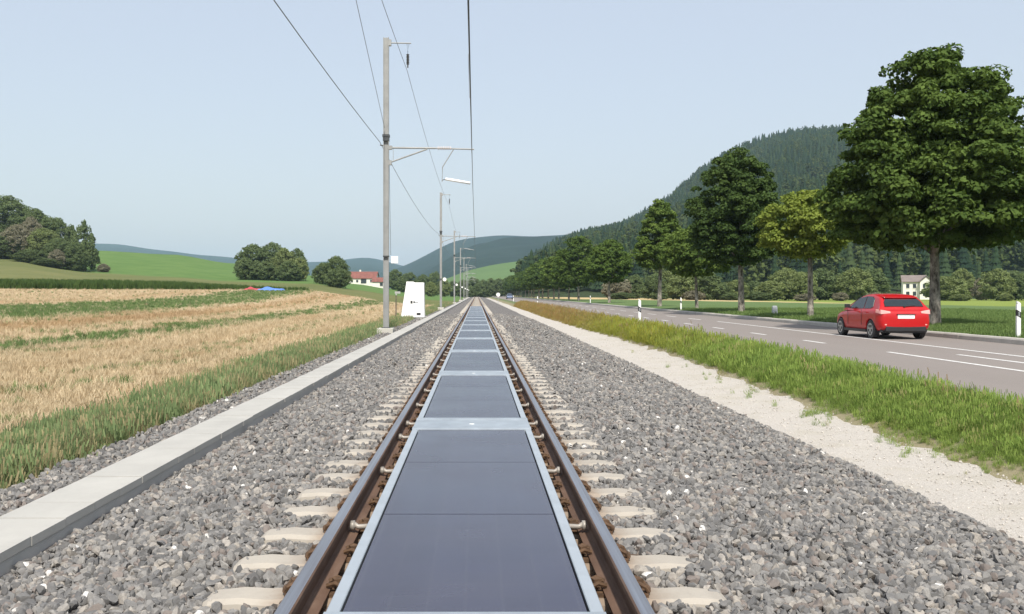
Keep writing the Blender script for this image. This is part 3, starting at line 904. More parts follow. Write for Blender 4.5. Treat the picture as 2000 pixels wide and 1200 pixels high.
# tall dry stalks along the road edge, weeds creeping over the white strip
M['stalk'] = blademat('dry_stalk', (0.22, 0.15, 0.08), (0.46, 0.36, 0.20), 0.15)
stalk_c = proto_coll('stalk_tuft', [clump_mesh(100 + k, M['stalk'], 9, 0.62, 0.16, 0.5, 0.0035, True) for k in range(4)])
def stalk_in(X, Y, n): return rng.random(n) < 0.25 + 0.75 * sstep(0.1, 0.7, wob(X, Y, 3.0))
P, S = region([(6.5, 7.05, 9, 26, 9, 0.8), (6.3, 7.05, 26, 60, 9, 1.0), (6.0, 7.05, 50, 120, 5, 1.2)], stalk_in, (0.5, 1.05))
scatter('dry_stalks', P, rrot(len(P), 0.2), S, stalk_c, 4, 'dry brown seed stalks along the road edge of the verge')
def pw_in(X, Y, n): return (rng.random(n) < sstep(0.35, 0.85, wob(X, Y, 1.7)) * sstep(4.9, 5.7, X)) & (X < 5.95)
P, S = region([(4.9, 5.9, 7, 24, 60, 0.42), (4.9, 5.9, 24, 50, 30, 0.6)], pw_in, (0.35, 0.9))
P[:, 2] = np.maximum(P[:, 2], np.interp(P[:, 0], [4.0, 4.6, 5.6], [-0.72, -0.66, -0.62])) + 0.02
scatter('path_weeds', P, rrot(len(P), 0.3), S, verge_c, 5, 'small weeds creeping onto the white gravel strip')
# left strip between trough and field
def str_in(X, Y, n):
    e = -5.15 + 0.7 * wob(X * 0 + 2, Y, 9) + 0.4 * wob(X, Y, 2.5)
    p_ = (1 - sstep(-0.08, 0.2, X + 3.98)) * sstep(-1.3, 0.9, X - e)
    return rng.random(n) < p_
P, S = region([(-7.5, -3.8, 2.5, 14, 150, 0.85), (-7.5, -3.8, 14, 30, 85, 1.0), (-7.5, -3.8, 30, 70, 35, 1.1), (-7.5, -3.8, 70, 160, 10, 1.3)], str_in, (0.5, 1.05))
scatter('field_edge_grass', P, rrot(len(P)), S, strip_c, 5, 'long bluish green grass between cable trough and stubble field')
# stubble
def green_band(X, Y):
    w = X + 1.3 * wob(X, Y, 14.0)
    g = (1 - sstep(0.5, 1.9, np.abs(w + 15.0))) * 0.8
    g = np.maximum(g, (1 - sstep(3.5, 7.0, np.abs(w + 31.5))) * 0.9)
    near = 0.75 * (1 - sstep(4.6, 8.5, -X)) * sstep(-0.2, 0.7, wob(X, Y, 4.0))
    return np.maximum(np.maximum(g, near), 0.42 * sstep(0.35, 0.9, wob(X, Y, 3.2)))
def stub_in(X, Y, n): return (X < -4.7) & (rng.random(n) > green_band(X, Y))
P, S = region([(-18, -4.7, 4, 16, 85, 0.9), (-32, -4.7, 16, 34, 36, 1.0), (-60, -5.2, 34, 75, 9, 1.25), (-110, -5.2, 75, 148, 1.6, 1.6)], stub_in, (0.5, 1.1))
scatter('stubble_straw', P, rrot(len(P), 0.25), S, straw_c, 5, 'dry straw stubble covering the harvested field')
def weed_in(X, Y, n): return (X < -5.6) & (rng.random(n) < green_band(X, Y))
P, S = region([(-18, -5.2, 4, 16, 70, 0.8), (-32, -5.2, 16, 34, 45, 0.9), (-60, -5.2, 34, 75, 16, 1.1), (-80, -5.2, 75, 148, 3, 1.4)], weed_in, (0.5, 1.0))
scatter('field_weeds', P, rrot(len(P), 0.2), S, weed_c, 4, 'green weeds growing in strips through the stubble')
# meadow grass beyond the kerb
def mea_in(X, Y, n): return X > 16.2
M['meadowb'] = blademat('meadow_blades', (0.10, 0.165, 0.045), (0.21, 0.28, 0.095), 0.3)
mea_c = proto_coll('meadow_tuft', [clump_mesh(110 + k, M['meadowb'], 16, 0.16, 0.14, 0.6, 0.008) for k in range(4)])
P, S = region([(16, 24, 22, 45, 45, 1.0), (16, 40, 36, 75, 12, 1.2)], mea_in, (0.6, 1.2))
scatter('meadow_grass', P, rrot(len(P)), S, mea_c, 4, 'short green meadow grass beyond the kerb')
# tall green crop strip at the far left field edge
crop_m = blademat('crop_leaves', (0.045, 0.085, 0.02), (0.10, 0.15, 0.04), 0.25)
crop_c = proto_coll('crop_tuft', [clump_mesh(120 + k, crop_m, 22, 1.9, 0.5, 0.35, 0.06) for k in range(4)])
n = 9000
Yc = rng.uniform(152, 172, n); Xc = rng.uniform(-115, -28, n)
ok = (Yc - 152) < 20 * (1 - sstep(-60, -28, Xc)) + 1.5
Xc, Yc = Xc[ok], Yc[ok]
scatter('crop_strip', np.stack([Xc, Yc, ground_z(Xc, Yc) - 0.02], -1), rrot(len(Xc), 0.1), rng.uniform(0.6, 1.0, len(Xc)) * (1 - 0.55 * sstep(-70, -30, Xc)), crop_c, 4, 'dark green standing crop along the far edge of the stubble')

# ------------------------------------------------------------------ trees
def crown_mesh(seed, z0, z1, rad, prof, nclump, nleaf, leaf, mat, flat=0.75, core=0.25):
    r = np.random.default_rng(seed)
    ts, rs = np.array([p[0] for p in prof]), np.array([p[1] for p in prof])
    # clump centres: shell-biased, weighted by radius
    tt = r.random(nclump * 4); wt = np.interp(tt, ts, rs); tt = tt[r.random(len(tt)) < wt / wt.max()][:nclump]
    nc = len(tt)
    th = r.uniform(0, 6.28, nc)
    fr = np.where(r.random(nc) < core, r.uniform(0.1, 0.7, nc), r.uniform(0.72, 1.0, nc))
    lob = 1 + 0.10 * np.sin(3 * th + seed) + 0.07 * np.sin(5 * th + tt * 9 + seed)
    rr = np.interp(tt, ts, rs) * rad * fr * lob
    C = np.stack([rr * np.cos(th), rr * np.sin(th), z0 + (z1 - z0) * tt], -1)
    cr = rad * r.uniform(0.13, 0.24, nc) * (nclump / 110.0) ** -0.28
    ctint = r.random(nc)
    k = r.integers(0, nc, nleaf)
    d = r.normal(size=(nleaf, 3)); d[:, 2] = np.abs(d[:, 2]) * 1.0 - 0.35; d /= np.linalg.norm(d, axis=1)[:, None]
    P = C[k] + d * cr[k][:, None] * (0.75 + 0.35 * r.random(nleaf))[:, None] * np.array([1.1, 1.1, flat])
    nrm = d + 0.55 * r.normal(size=(nleaf, 3)) + np.array([0, 0, 0.45])
    nrm /= np.linalg.norm(nrm, axis=1)[:, None]
    a = np.cross(nrm, r.normal(size=(nleaf, 3))); a /= np.linalg.norm(a, axis=1)[:, None]
    b = np.cross(nrm, a)
    s = leaf * r.uniform(0.6, 1.25, nleaf)[:, None]
    V = np.stack([P - a * s * 0.62, P - b * s * 0.42 + a * s * 0.05, P + a * s * 0.62 - nrm * s * 0.18, P + b * s * 0.42 + a * s * 0.05], 1).reshape(-1, 3)
    q = np.arange(nleaf * 4).reshape(-1, 4)
    tint = np.clip(0.55 * ctint[k] + 0.3 * r.random(nleaf) + 0.08, 0, 1)
    return np_mesh('crown', V, q, mat, False, np.repeat(tint, 4))

def trunk_mesh(seed, zc0, zc1, r0, mat, nb=7, spread=1.6):
    r = random.Random(seed); mb = MB()
    lean = (r.uniform(-0.1, 0.1), r.uniform(-0.1, 0.1))
    top = zc0 + (zc1 - zc0) * 0.62
    pts = [(0, 0, -0.25), (0, 0, 0.05), (lean[0] * 0.3, lean[1] * 0.3, zc0 * 0.5), (lean[0], lean[1], zc0), (lean[0] * 1.2, lean[1] * 1.2, (zc0 + top) / 2), (lean[0], lean[1], top)]
    mb.tube(pts, [r0 * 1.5, r0 * 1.15, r0 * 0.92, r0 * 0.8, r0 * 0.45, r0 * 0.12], 10)
    for k in range(nb):
        a = 6.283 * k / nb + r.uniform(-0.3, 0.3); zb = zc0 + (top - zc0) * r.uniform(-0.1, 0.55)
        L = spread * r.uniform(0.6, 1.0)
        mb.tube([(lean[0], lean[1], zb), (lean[0] + math.cos(a) * L * 0.4, lean[1] + math.sin(a) * L * 0.4, zb + L * 0.35), (lean[0] + math.cos(a) * L, lean[1] + math.sin(a) * L, zb + L * 0.75)], [r0 * 0.36, r0 * 0.24, r0 * 0.07], 6)
    return mb.mesh('trunk', mat, True)

DOME = [(0, 0.5), (0.05, 0.86), (0.14, 1.0), (0.33, 1.0), (0.5, 0.90), (0.73, 0.69), (0.85, 0.52), (0.95, 0.32), (1.0, 0.12)]
ROUND = [(0, 0.35), (0.1, 0.75), (0.3, 1.0), (0.55, 0.98), (0.8, 0.7), (1.0, 0.2)]
CONE = [(0, 0.4), (0.08, 0.85), (0.2, 1.0), (0.4, 0.82), (0.6, 0.62), (0.8, 0.5), (0.93, 0.3), (1.0, 0.08)]
EGG = [(0, 0.35), (0.08, 0.8), (0.25, 1.0), (0.5, 0.93), (0.72, 0.75), (0.88, 0.5), (1.0, 0.15)]
LM = {
    'deep': leafmat('maple_leaf_deep', (0.034, 0.066, 0.014), (0.125, 0.185, 0.040)),
    'dark': leafmat('maple_leaf_dark', (0.026, 0.052, 0.015), (0.090, 0.138, 0.034)),
    'mid': leafmat('maple_leaf_mid', (0.046, 0.085, 0.018), (0.155, 0.215, 0.045)),
    'lime': leafmat('maple_leaf_lime', (0.095, 0.14, 0.022), (0.27, 0.32, 0.06)),
    'far': leafmat('far_leaf', (0.075, 0.11, 0.045), (0.18, 0.23, 0.095)),
    'farl': leafmat('far_leaf_light', (0.12, 0.16, 0.055), (0.25, 0.29, 0.115)),
    'brown': leafmat('far_leaf_brown', (0.16, 0.15, 0.10), (0.30, 0.28, 0.20)),
}
def tree(name, label, loc, crown, trunk, group, cat='tree', rz=0.0, sc=1.0):
    t = empty(name, loc, rz); t.scale = sc if hasattr(sc, '__len__') else (sc,) * 3
    tag(t, label, cat, group)
    obj('crown', crown, t); obj('trunk', trunk, t)
    return t

TREE_X = 18.0
GR = 'maples lining the far side of the road'
def rt(xpx):   # roadside tree standing on the verge line at photo column xpx
    d = (TREE_X - CX) * F / (xpx - VX)
    return (TREE_X, d, gz(TREE_X, d))
def hz(y, d): return CZ - (y - VY) / F * d
def own(label, xpx, ytop, ybot, wpx, prof, nclump, nleaf, leaf, mat, r0, seed, dx=0.0):
    loc = rt(xpx); d = loc[1]
    z0 = hz(ybot, d) - loc[2]; z1 = hz(ytop, d) - loc[2]; rad = wpx / 2 / F * d
    c = crown_mesh(seed, z0 + 0.25, z1 - 0.25, rad * 0.93, prof, nclump, nleaf, leaf, LM[mat])
    if dx: c.transform(Matrix.Translation((dx, 0, 0)))
    t = trunk_mesh(seed, z0 + 0.3, z1, r0, M['bark'], 8, rad * 0.55)
    tree('maple_tree', label, loc, c, t, GR)
own('largest maple with deep green domed crown above the red car', 1826, 92, 498, 392, DOME, 700, 90000, 0.16, 'deep', 0.20, 11, 0.05)
own('small light lime green maple left of the largest maple', 1583, 368, 512, 180, ROUND, 230, 26000, 0.15, 'lime', 0.15, 12, -0.2)
own('tall dark green maple with egg shaped crown beside the lime green maple', 1448, 288, 524, 196, EGG, 450, 50000, 0.17, 'dark', 0.20, 13, -0.3)
own('small maple half hidden left of the tall dark maple', 1361, 438, 545, 150, ROUND, 200, 18000, 0.18, 'mid', 0.13, 14)
own('tall maple with narrow pointed top, fifth along the road', 1288, 389, 530, 112, CONE, 300, 26000, 0.19, 'mid', 0.2, 15)
own('rounded maple standing alone beyond the pointed maple, sixth along the road', 1190, 468, 556, 90, ROUND, 240, 18000, 0.23, 'deep', 0.17, 16)
own('broad maple just beyond the rounded sixth maple', 1130, 459, 560, 92, EGG, 260, 18000, 0.26, 'deep', 0.2, 17)
# further along: shared crowns
shr = []
for k in range(4):
    c = crown_mesh(30 + k, 2.6, 10.0 - 0.6 * k, 3.7, [EGG, ROUND, EGG, DOME][k], 190, 8000, 0.40, LM[['deep', 'mid', 'deep', 'dark'][k]])
    shr.append((c, trunk_mesh(30 + k, 2.7, 9.5, 0.2, M['bark'], 5, 1.5)))
for k in range(24):
    d = 182 + 17.5 * k
    x = TREE_X + random.uniform(-0.4, 0.4) - 0.00002 * max(0, d - 250) ** 2
    c, t = shr[k % 4]
    if k == 0: lb = 'broad far maple, first of the dense row beyond the single maples'
    elif k < 4: lb = f'far roadside maple, {ORD[k]} of the dense row beyond the single maples'
    else: lb = 'one of the small distant maples merging towards the end of the road'
    tree('maple_tree', lb, (x, d, gz(x, d) - 0.02), c, t, GR if k < 4 else 'distant maples merging into a row', rz=random.uniform(0, 6), sc=random.uniform(0.92, 1.08))

# generic far trees
far_sh = {}
for nm, mat, prof, zz in (('green', 'far', ROUND, 1.0), ('tall', 'far', EGG, 1.2), ('light', 'farl', ROUND, 0.9), ('brown', 'brown', ROUND, 0.8), ('spire', 'far', [(0, 0.55), (0.12, 0.95), (0.3, 1.0), (0.55, 0.82), (0.8, 0.45), (1.0, 0.06)], 1.2)):
    far_sh[nm] = (crown_mesh(hash(nm) % 97 if False else len(nm) * 7, 0.6, 9.6 * zz, 4.2, prof, 170, 13000, 0.37, LM[mat], 1.35), trunk_mesh(len(nm), 1.6, 8 * zz, 0.22, M['bark2'], 5, 1.6))
far_sh['wood'] = (crown_mesh(77, 0.5, 9.6, 4.2, ROUND, 420, 42000, 0.19, LM['far'], 0.9), trunk_mesh(77, 1.4, 8, 0.16, M['bark2'], 6, 1.8))
far_sh['woodbrown'] = (crown_mesh(78, 0.5, 9.6, 4.2, ROUND, 300, 26000, 0.2, LM['brown'], 0.9), trunk_mesh(78, 1.4, 8, 0.16, M['bark2'], 6, 1.8))
far_sh['woodlight'] = (crown_mesh(79, 0.5, 9.6, 4.2, EGG, 300, 28000, 0.2, LM['farl'], 0.9), trunk_mesh(79, 1.4, 8, 0.16, M['bark2'], 6, 1.8))
def farshape(label, x, base_y, top_y, w_px, d, kind, group, name='leafy_tree', sink=0.15):
    X = CX + (x - VX) / F * d
    z = gz(X, d)
    ht = max(1.5, hz(top_y, d) - z); wd = w_px / F * d
    c, t = far_sh[kind]
    k = {'green': 9.8, 'tall': 11.8, 'light': 8.9, 'brown': 8.0, 'spire': 11.8, 'wood': 9.8, 'woodbrown': 9.8, 'woodlight': 9.8}[kind]
    return tree(name, label, (X, d, z - sink), c, t, group, rz=random.uniform(0, 6.28), sc=(wd / 8.6, wd / 8.6, (ht + sink) / k))
# left wood
GL = 'trees of the wood on the left slope'
lw = [(-150, 345, 150, 322, 'green', 'tall tree beyond the left edge of the wood, cut off by the frame'), (-70, 370, 130, 318, 'tall', 'dark tree at the far left edge of the wood'), (10, 384, 125, 316, 'green', 'highest rounded tree of the left wood, at the photo edge'),
      (60, 408, 105, 318, 'tall', 'dark round topped tree, second highest of the left wood'), (104, 426, 90, 312, 'green', 'round topped tree in the middle of the left wood skyline'), (140, 440, 40, 306, 'spire', 'pointed tree, left of the pair ending the left wood'),
      (164, 432, 52, 300, 'spire', 'pointed dark tree at the right end of the left wood'), (34, 440, 72, 298, 'brown', 'greyish brown tree in the front of the left wood'), (5, 462, 80, 296, 'green', 'green tree below the highest tree of the left wood'), (60, 426, 50, 306, 'brown', 'small pale brown crown behind the greyish brown tree'),
      (84, 446, 80, 300, 'light', 'paler green tree in the middle of the left wood'), (114, 466, 60, 292, 'green', 'green tree left of the pointed pair in the wood'), (146, 474, 50, 290, 'green', 'low green tree in front of the pointed pair'), (62, 488, 70, 288, 'green', 'low tree at the front foot of the left wood'), (-50, 450, 100, 300, 'light', 'paler tree just outside the left edge of the photo'),
      (92, 505, 60, 284, 'green', 'bushy low tree on the slope below the left wood'), (112, 488, 34, 286, 'brown', 'small brownish tree low in the left wood')]
for x, ty, w, d, k, lb in lw:
    farshape(lb, x, 0, ty, w, d, {'green': 'wood', 'tall': 'wood', 'brown': 'woodbrown', 'light': 'woodlight'}.get(k, k), GL)
# clump on the middle left rise
GC = 'trees of the clump on the grassy rise'
for x, ty, w, d, k, lb in [(492, 480, 66, 300, 'green', 'large tree at the left of the clump on the rise'), (530, 477, 66, 306, 'green', 'highest tree in the middle of the clump on the rise'), (556, 488, 50, 300, 'light', 'paler tree right of the middle of the clump'), (578, 488, 44, 302, 'green', 'round tree near the right end of the clump'),
        (480, 505, 44, 292, 'green', 'low dark tree at the left foot of the clump'), (520, 512, 44, 294, 'green', 'low tree at the middle foot of the clump'), (565, 512, 46, 292, 'green', 'low tree at the right foot of the clump'), (586, 505, 34, 296, 'light', 'pale tree at the right end of the clump')]:
    farshape(lb, x, 0, ty, w, d, k, GC)
for x, ty, w, d, k, lb in [(655, 503, 54, 262, 'green', 'round dark tree left of the red roofed farm'), (630, 515, 42, 272, 'green', 'smaller tree touching the round dark tree by the farm'), (660, 525, 50, 252, 'green', 'low bushy tree in front of the round dark tree')]:
    farshape(lb, x, 0, ty, w, d, k, None)
farshape('lone round bush on the green slope beside the left wood', 203, 0, 516, 24, 300, 'brown', None, 'bush')
GM = 'dark trees beyond the white cabinet'
for x, ty, w, d, k, lb in [(772, 528, 34, 420, 'green', 'dark tree just right of the nearest mast, beyond the field'), (800, 533, 40, 470, 'tall', 'dark tree showing above the left of the white cabinet'), (826, 538, 34, 430, 'green', 'dark tree showing above the right of the white cabinet'), (850, 532, 36, 500, 'tall', 'tall dark tree just left of the second mast'),
        (786, 545, 30, 380, 'green', 'low tree left of the white cabinet beyond the field'), (868, 545, 26, 440, 'light', 'pale tree just right of the second mast'), (886, 550, 30, 520, 'green', 'tree behind the third mast'), (842, 552, 26, 380, 'light', 'low pale tree between white cabinet and second mast')]:
    farshape(lb, x, 0, ty, w, d, k, GM)
GE = 'trees closing the view at the end of the track'
for x, ty, w, d, k in [(905, 548, 34, 470, 'green'), (925, 543, 36, 500, 'tall'), (945, 548, 34, 470, 'green'), (960, 545, 30, 455, 'green'), (935, 554, 30, 448, 'green'), (975, 545, 34, 480, 'tall'), (915, 560, 24, 446, 'green'), (1000, 540, 40, 520, 'green'), (1040, 530, 50, 500, 'tall'), (1080, 535, 50, 480, 'green'), (1120, 540, 50, 460, 'light'), (1160, 540, 50, 440, 'green')]:
    farshape('dark tree closing the view at the end of track and road', x, 0, ty, w, d, k, GE)
# trees and bushes along the foot of the forested hill
LAND = [(1050, 'the second near white post'), (1130, 'the broad maple'), (1190, 'the rounded sixth maple'), (1240, 'the nearest near-verge white post'), (1288, 'the pointed maple'), (1361, 'the small half hidden maple'), (1448, 'the tall dark maple'), (1515, 'the grey marker stone'),
        (1583, 'the lime green maple'), (1690, 'the red car'), (1786, 'the cream house'), (1826, 'the trunk of the largest maple'), (1910, 'the far right meadow'), (1993, 'the rightmost white post')]
def where(x):
    c, nm = min(LAND, key=lambda q: abs(q[0] - x))
    return ('behind ' if abs(c - x) < 10 else 'behind and just left of ' if x < c else 'behind and just right of ') + nm
HUE = {'green': 'green leafy', 'light': 'pale green leafy', 'brown': 'brownish', 'tall': 'tall dark leafy'}
GF = 'trees and bushes along the foot of the forested hill'
rr = random.Random(5)
x = 1205
while x < 2120:
    k = rr.choice(['green', 'green', 'light', 'light', 'brown', 'tall'])
    d = rr.uniform(204, 240); w = rr.uniform(46, 86); ty = rr.uniform(526, 552)
    if not (1718 < x < 1838):
        farshape(f'{HUE[k]} tree {where(x)}', x, 0, ty, w, d, k, GF)
    x += rr.uniform(24, 38)
x = 1215
while x < 2100:
    k = rr.choice(['green', 'light', 'brown', 'green'])
    if not (1745 < x < 1830): farshape(f'low {HUE[k]} bush {where(x)}', x, 0, rr.uniform(568, 580), rr.uniform(26, 50), rr.uniform(192, 203), k, 'low bushes at the back edge of the meadow', 'bush', 0.1)
    x += rr.uniform(44, 90)

# forest on the hill (one mass)
def conifer_mesh(seed, mat, h=17.0, rb=3.0, tiers=8, n=9):
    r = np.random.default_rng(seed); v = []; f = []
    for t in range(tiers):
        a = t / tiers; z0 = h * (0.12 + 0.88 * a); z1 = z0 + h / tiers * 1.7
        rad = rb * (1 - a) ** 0.85 * r.uniform(0.85, 1.1) + 0.15
        b = len(v); ph = r.uniform(0, 6.28)
        for k in range(n * 2):
            q = ph + math.pi * k / n; rk = rad * (r.uniform(0.85, 1.15) if k % 2 == 0 else 0.55)
            v.append((rk * math.cos(q), rk * math.sin(q), z0 - (0.06 * h / tiers if k % 2 == 0 else -0.3)))
        v.append((0, 0, min(z1, h)))
        for k in range(n * 2): f.append((b + k, b + (k + 1) % (n * 2), b + n * 2))
    return np_mesh('conifer', np.array(v), np.array(f), mat, False)
def format_rand(name, stops):
    m = NT(name); ran = m.n('ShaderNodeObjectInfo').outputs['Random']
    big = m.noise(0.012, 4, 0.6, m.pos())
    m.base(m.ramp(m.math('ADD', m.math('MULTIPLY', ran, 0.6), m.math('MULTIPLY', big, 0.5)), stops)).rough(0.9).spec(0.1)
    return m.mat
M['conifer'] = format_rand('conifer_needles', [(0.2, (0.012, 0.026, 0.014)), (0.6, (0.024, 0.044, 0.02)), (0.9, (0.05, 0.072, 0.028))])
M['beech'] = format_rand('beech_foliage', [(0.2, (0.035, 0.055, 0.018)), (0.9, (0.09, 0.115, 0.036))])
beech = [crown_mesh(200 + k, 2.5, 15, 4.5, ROUND, 40, 700, 1.3, M['beech']) for k in range(2)]
forest_c = proto_coll('hill_tree', [conifer_mesh(150 + k, M['conifer'], 17, 2.7 + 0.3 * k) for k in range(5)] + beech)
n = 17000
iu = rng.uniform(0, 1, n); iv = rng.uniform(0, 1, n) ** 0.62
U, D, Zg = HILL['u'], HILL['D'], HILL['Z']
uu = rng.uniform(0.045, 0.80, n); 
dd = np.sqrt(rng.uniform(300 ** 2, 1560 ** 2, n))
def hill_z(u, d):
    i = np.clip(np.searchsorted(U, u) - 1, 0, len(U) - 2); a = (u - U[i]) / (U[i + 1] - U[i])
    out = np.zeros_like(u)
    for k in range(len(u)):
        out[k] = (1 - a[k]) * np.interp(d[k], D[i[k]], Zg[i[k]]) + a[k] * np.interp(d[k], D[i[k] + 1], Zg[i[k] + 1])
    return out
zz = hill_z(uu, dd)
prow = VY - (zz - CZ) / dd * F; pcol = VX + uu * F
keep = (zz > 1.5) & ~((pcol > 1945) & (prow > 530) & (prow < 575))
keep &= ~((np.abs(prow - (319 - (pcol - 1540) * 0.12)) < 2.6) & (pcol > 1530) & (pcol < 1600))
uu, dd, zz = uu[keep], dd[keep], zz[keep]
scatter('hill_forest', np.stack([CX + uu * dd, dd, zz - 0.5], -1), rrot(len(uu), 0.02), rng.uniform(0.65, 1.15, len(uu)), forest_c, 7, 'dense conifer forest covering the hill on the right')

# ------------------------------------------------------------------ catenary masts
def mast(k, d, label):
    t = empty('catenary_mast', (-3.80, d, -0.15))
    tag(t, label, 'mast', 'catenary masts along the left of the track')
    H = 12.35
    mb = MB()   # H beam
    mb.box((0, -0.105, H / 2), (0.24, 0.018, H)); mb.box((0, 0.105, H / 2), (0.24, 0.018, H)); mb.box((-0.0, 0, H / 2), (0.012, 0.19, H))
    mb2 = MB()
    # web faces the track, flanges seen edge on from the line
    for sx in (-1, 1): mb2.box((sx * 0.105, 0, H / 2), (0.02, 0.22, H))
    mb2.box((0, 0, H / 2), (0.19, 0.014, H))
    pole = mb2.build('pole', M['mast'], t)
    f = MB().box((-0.02, 0, -0.17), (0.68, 0.75, 0.34)).build('foundation', M['found'], t); bevel(f, 0.02)
    MB().box((0, 0, 0.015), (0.36, 0.36, 0.03)).build('base_plate', M['darksteel'], t)
    MB().box((0, 0, H - 4.18), (0.30, 0.30, 0.10)).box((0, 0, H - 4.32), (0.26, 0.26, 0.16), top=1.0).build('collar', M['darksteel'], t)
    # top bracket and hanging insulator
    b = MB().tube([(0.10, 0, H - 0.22), (1.06, 0, H - 0.24)], 0.028, 8).box((0.15, 0, H - 0.22), (0.14, 0.14, 0.26)).build('top_bracket', M['mast'], t)
    ins = MB().tube([(0.88, 0, H - 0.24), (0.92, 0, H - 0.55), (0.98, 0, H - 0.24)], 0.008, 5)
    ins.tube([(0.92, 0, H - 0.55), (0.92, 0, H - 0.72)], 0.012, 6)
    ins.build('hanger', M['darksteel'], b)
    iz = MB()
    for q in range(7): iz.tube([(0.92, 0, H - 0.72 - 0.065 * q), (0.92, 0, H - 0.75 - 0.065 * q)], [0.075, 0.05], 10)
    iz.tube([(0.92, 0, H - 0.70), (0.92, 0, H - 1.28)], 0.03, 8)
    iz.build('insulator', M['ins'], b)
    # cantilever (about 7.5 m above rail)
    za = 7.50 + 0.15
    a = MB().tube([(0.08, 0, za + 0.02), (2.10, 0, za)], 0.042, 8).tube([(2.10, 0, za), (3.74, 0, za - 0.05)], 0.032, 8).box((0.17, 0, za + 0.02), (0.16, 0.16, 0.16)).build('cantilever_arm', M['mast'], t)
    ai = MB()
    for q in range(8): ai.tube([(2.20 + 0.075 * q, 0, za), (2.235 + 0.075 * q, 0, za)], [0.085, 0.06], 10)
    ai.build('arm_insulator', M['insw'], a)
    MB().tube([(0.12, 0, za - 0.62), (1.75, 0, za - 0.04)], 0.034, 8).box((0.16, 0, za - 0.62), (0.14, 0.16, 0.20)).build('brace', M['mast'], t)
    MB().tube([(0.30, 0, za), (0.30, 0, za - 0.55)], 0.010, 5).build('tie_rod', M['mast'], t)
    dr = MB().tube([(2.88, 0, za - 0.03), (2.40, 0, za - 0.80), (2.38, 0, za - 1.42)], 0.022, 7).build('drop_bracket', M['mast'], t)
    MB().tube([(2.38, 0, za - 1.36), (2.54, 0, za - 1.32)], 0.018, 6).build('steady_arm_joint', M['darksteel'], t)
    MB().tube([(2.52, 0, za - 1.31), (3.58, 0, za - 1.49)], 0.062 if k == 0 else 0.035, 10).build('steady_arm', M['glarearm'] if k == 0 else M['galv'], t, True)  # nearest arm drawn white and thicker to carry its painted glare
    # feeder support on the field side
    MB().tube([(-0.10, 0, za + 0.1), (-0.26, 0, za + 0.14)], 0.03, 6).build('feeder_bracket', M['darksteel'], t)
    # number plate facing the track
    pz = 2.9
    pl = MB().tube([(0.12, -0.02, pz), (0.20, -0.02, pz)], 0.015, 6).build('plate_bracket', M['mast'], t)
    if k == 0:
        o = MB().box((0.36, -0.02, pz), (0.30, 0.02, 0.30)).build('number_plate', M['white'], t); bevel(o, 0.045, 3).modifiers[0].affect = 'EDGES'
        MB().tube([(0.14, -0.06, 6.9), (0.20, -0.06, 3.1)], 0.008, 5).build('earthing_cable', M['darksteel'], t)
    else:
        MB().tube([(0.40, -0.035, pz + 0.1), (0.40, -0.015, pz + 0.1)], 0.20, 16).build('number_plate', M['white'], t)
    MB().box((0, 0, 3.05), (0.25, 0.25, 0.05)).build('strap', M['darksteel'], t)
    return t
MD = [39.2 + 60 * k for k in range(7)]
names = ['nearest grey steel catenary mast beside the white cabinet', 'second catenary mast along the track, thinner against the sky', 'third catenary mast along the track', 'fourth catenary mast along the track', 'fifth catenary mast along the track', 'sixth catenary mast along the track', 'farthest tiny catenary mast near the end of the track']
for k, d in enumerate(MD): mast(k, d, names[k])

# ------------------------------------------------------------------ wires
def wire(name, label, pts, r, mat, sag=0.0, seg=14):
    out = []
    for a, b in zip(pts[:-1], pts[1:]):
        a, b = Vector(a), Vector(b)
        for j in range(seg):
            t = j / seg; p_ = a.lerp(b, t); p_.z -= sag * 4 * t * (1 - t); out.append(p_)
    out.append(Vector(pts[-1]))
    o = MB().tube(out, r, 6).build(name, mat, None, True)
    return tag(o, label, 'wire')
ZA = 7.50
wy = [-20.8] + MD
cw = wire('contact_wire', 'dark contact wire hanging above the middle of the track', [(-0.12 if k else -0.02, y, 6.0) for k, y in enumerate(wy)], 0.0105, M['wire'], 0.03)
mw = wire('messenger_wire', 'dark carrying wire strung above the contact wire', [(-0.16 if k else -0.05, y, ZA) for k, y in enumerate(wy)], 0.0115, M['wire'], 0.55)
dm = MB()
for k in range(len(wy) - 1):
    for j in range(1, 7):
        t = j / 7; y = wy[k] + 60 * t
        dd_ = MB().tube([(-0.12, y, 5.99), (-0.15, y, ZA - 0.55 * 4 * t * (1 - t))], 0.006, 5)
        if y > 6 and y < 160:
            o = dd_.build('dropper', M['wiregrey'], mw)
wire('feeder_wire', 'thin wire on the field side of the masts', [(-4.45, -20.8, 8.3)] + [(-4.08, y, 7.78) for y in MD], 0.013, M['wiregrey'], 0.55)
wire('return_wire', 'thin wire hung from the insulators on the mast tops', [(-2.9, y, 10.78) for y in wy], 0.010, M['wiregrey'], 0.6)
wire('anchor_wire', 'thin wire slanting down to the collar of the nearest mast', [(-1.78, -12.0, 12.75), (-3.86, 39.1, 8.35)], 0.009, M['wiregrey'], 0.0)

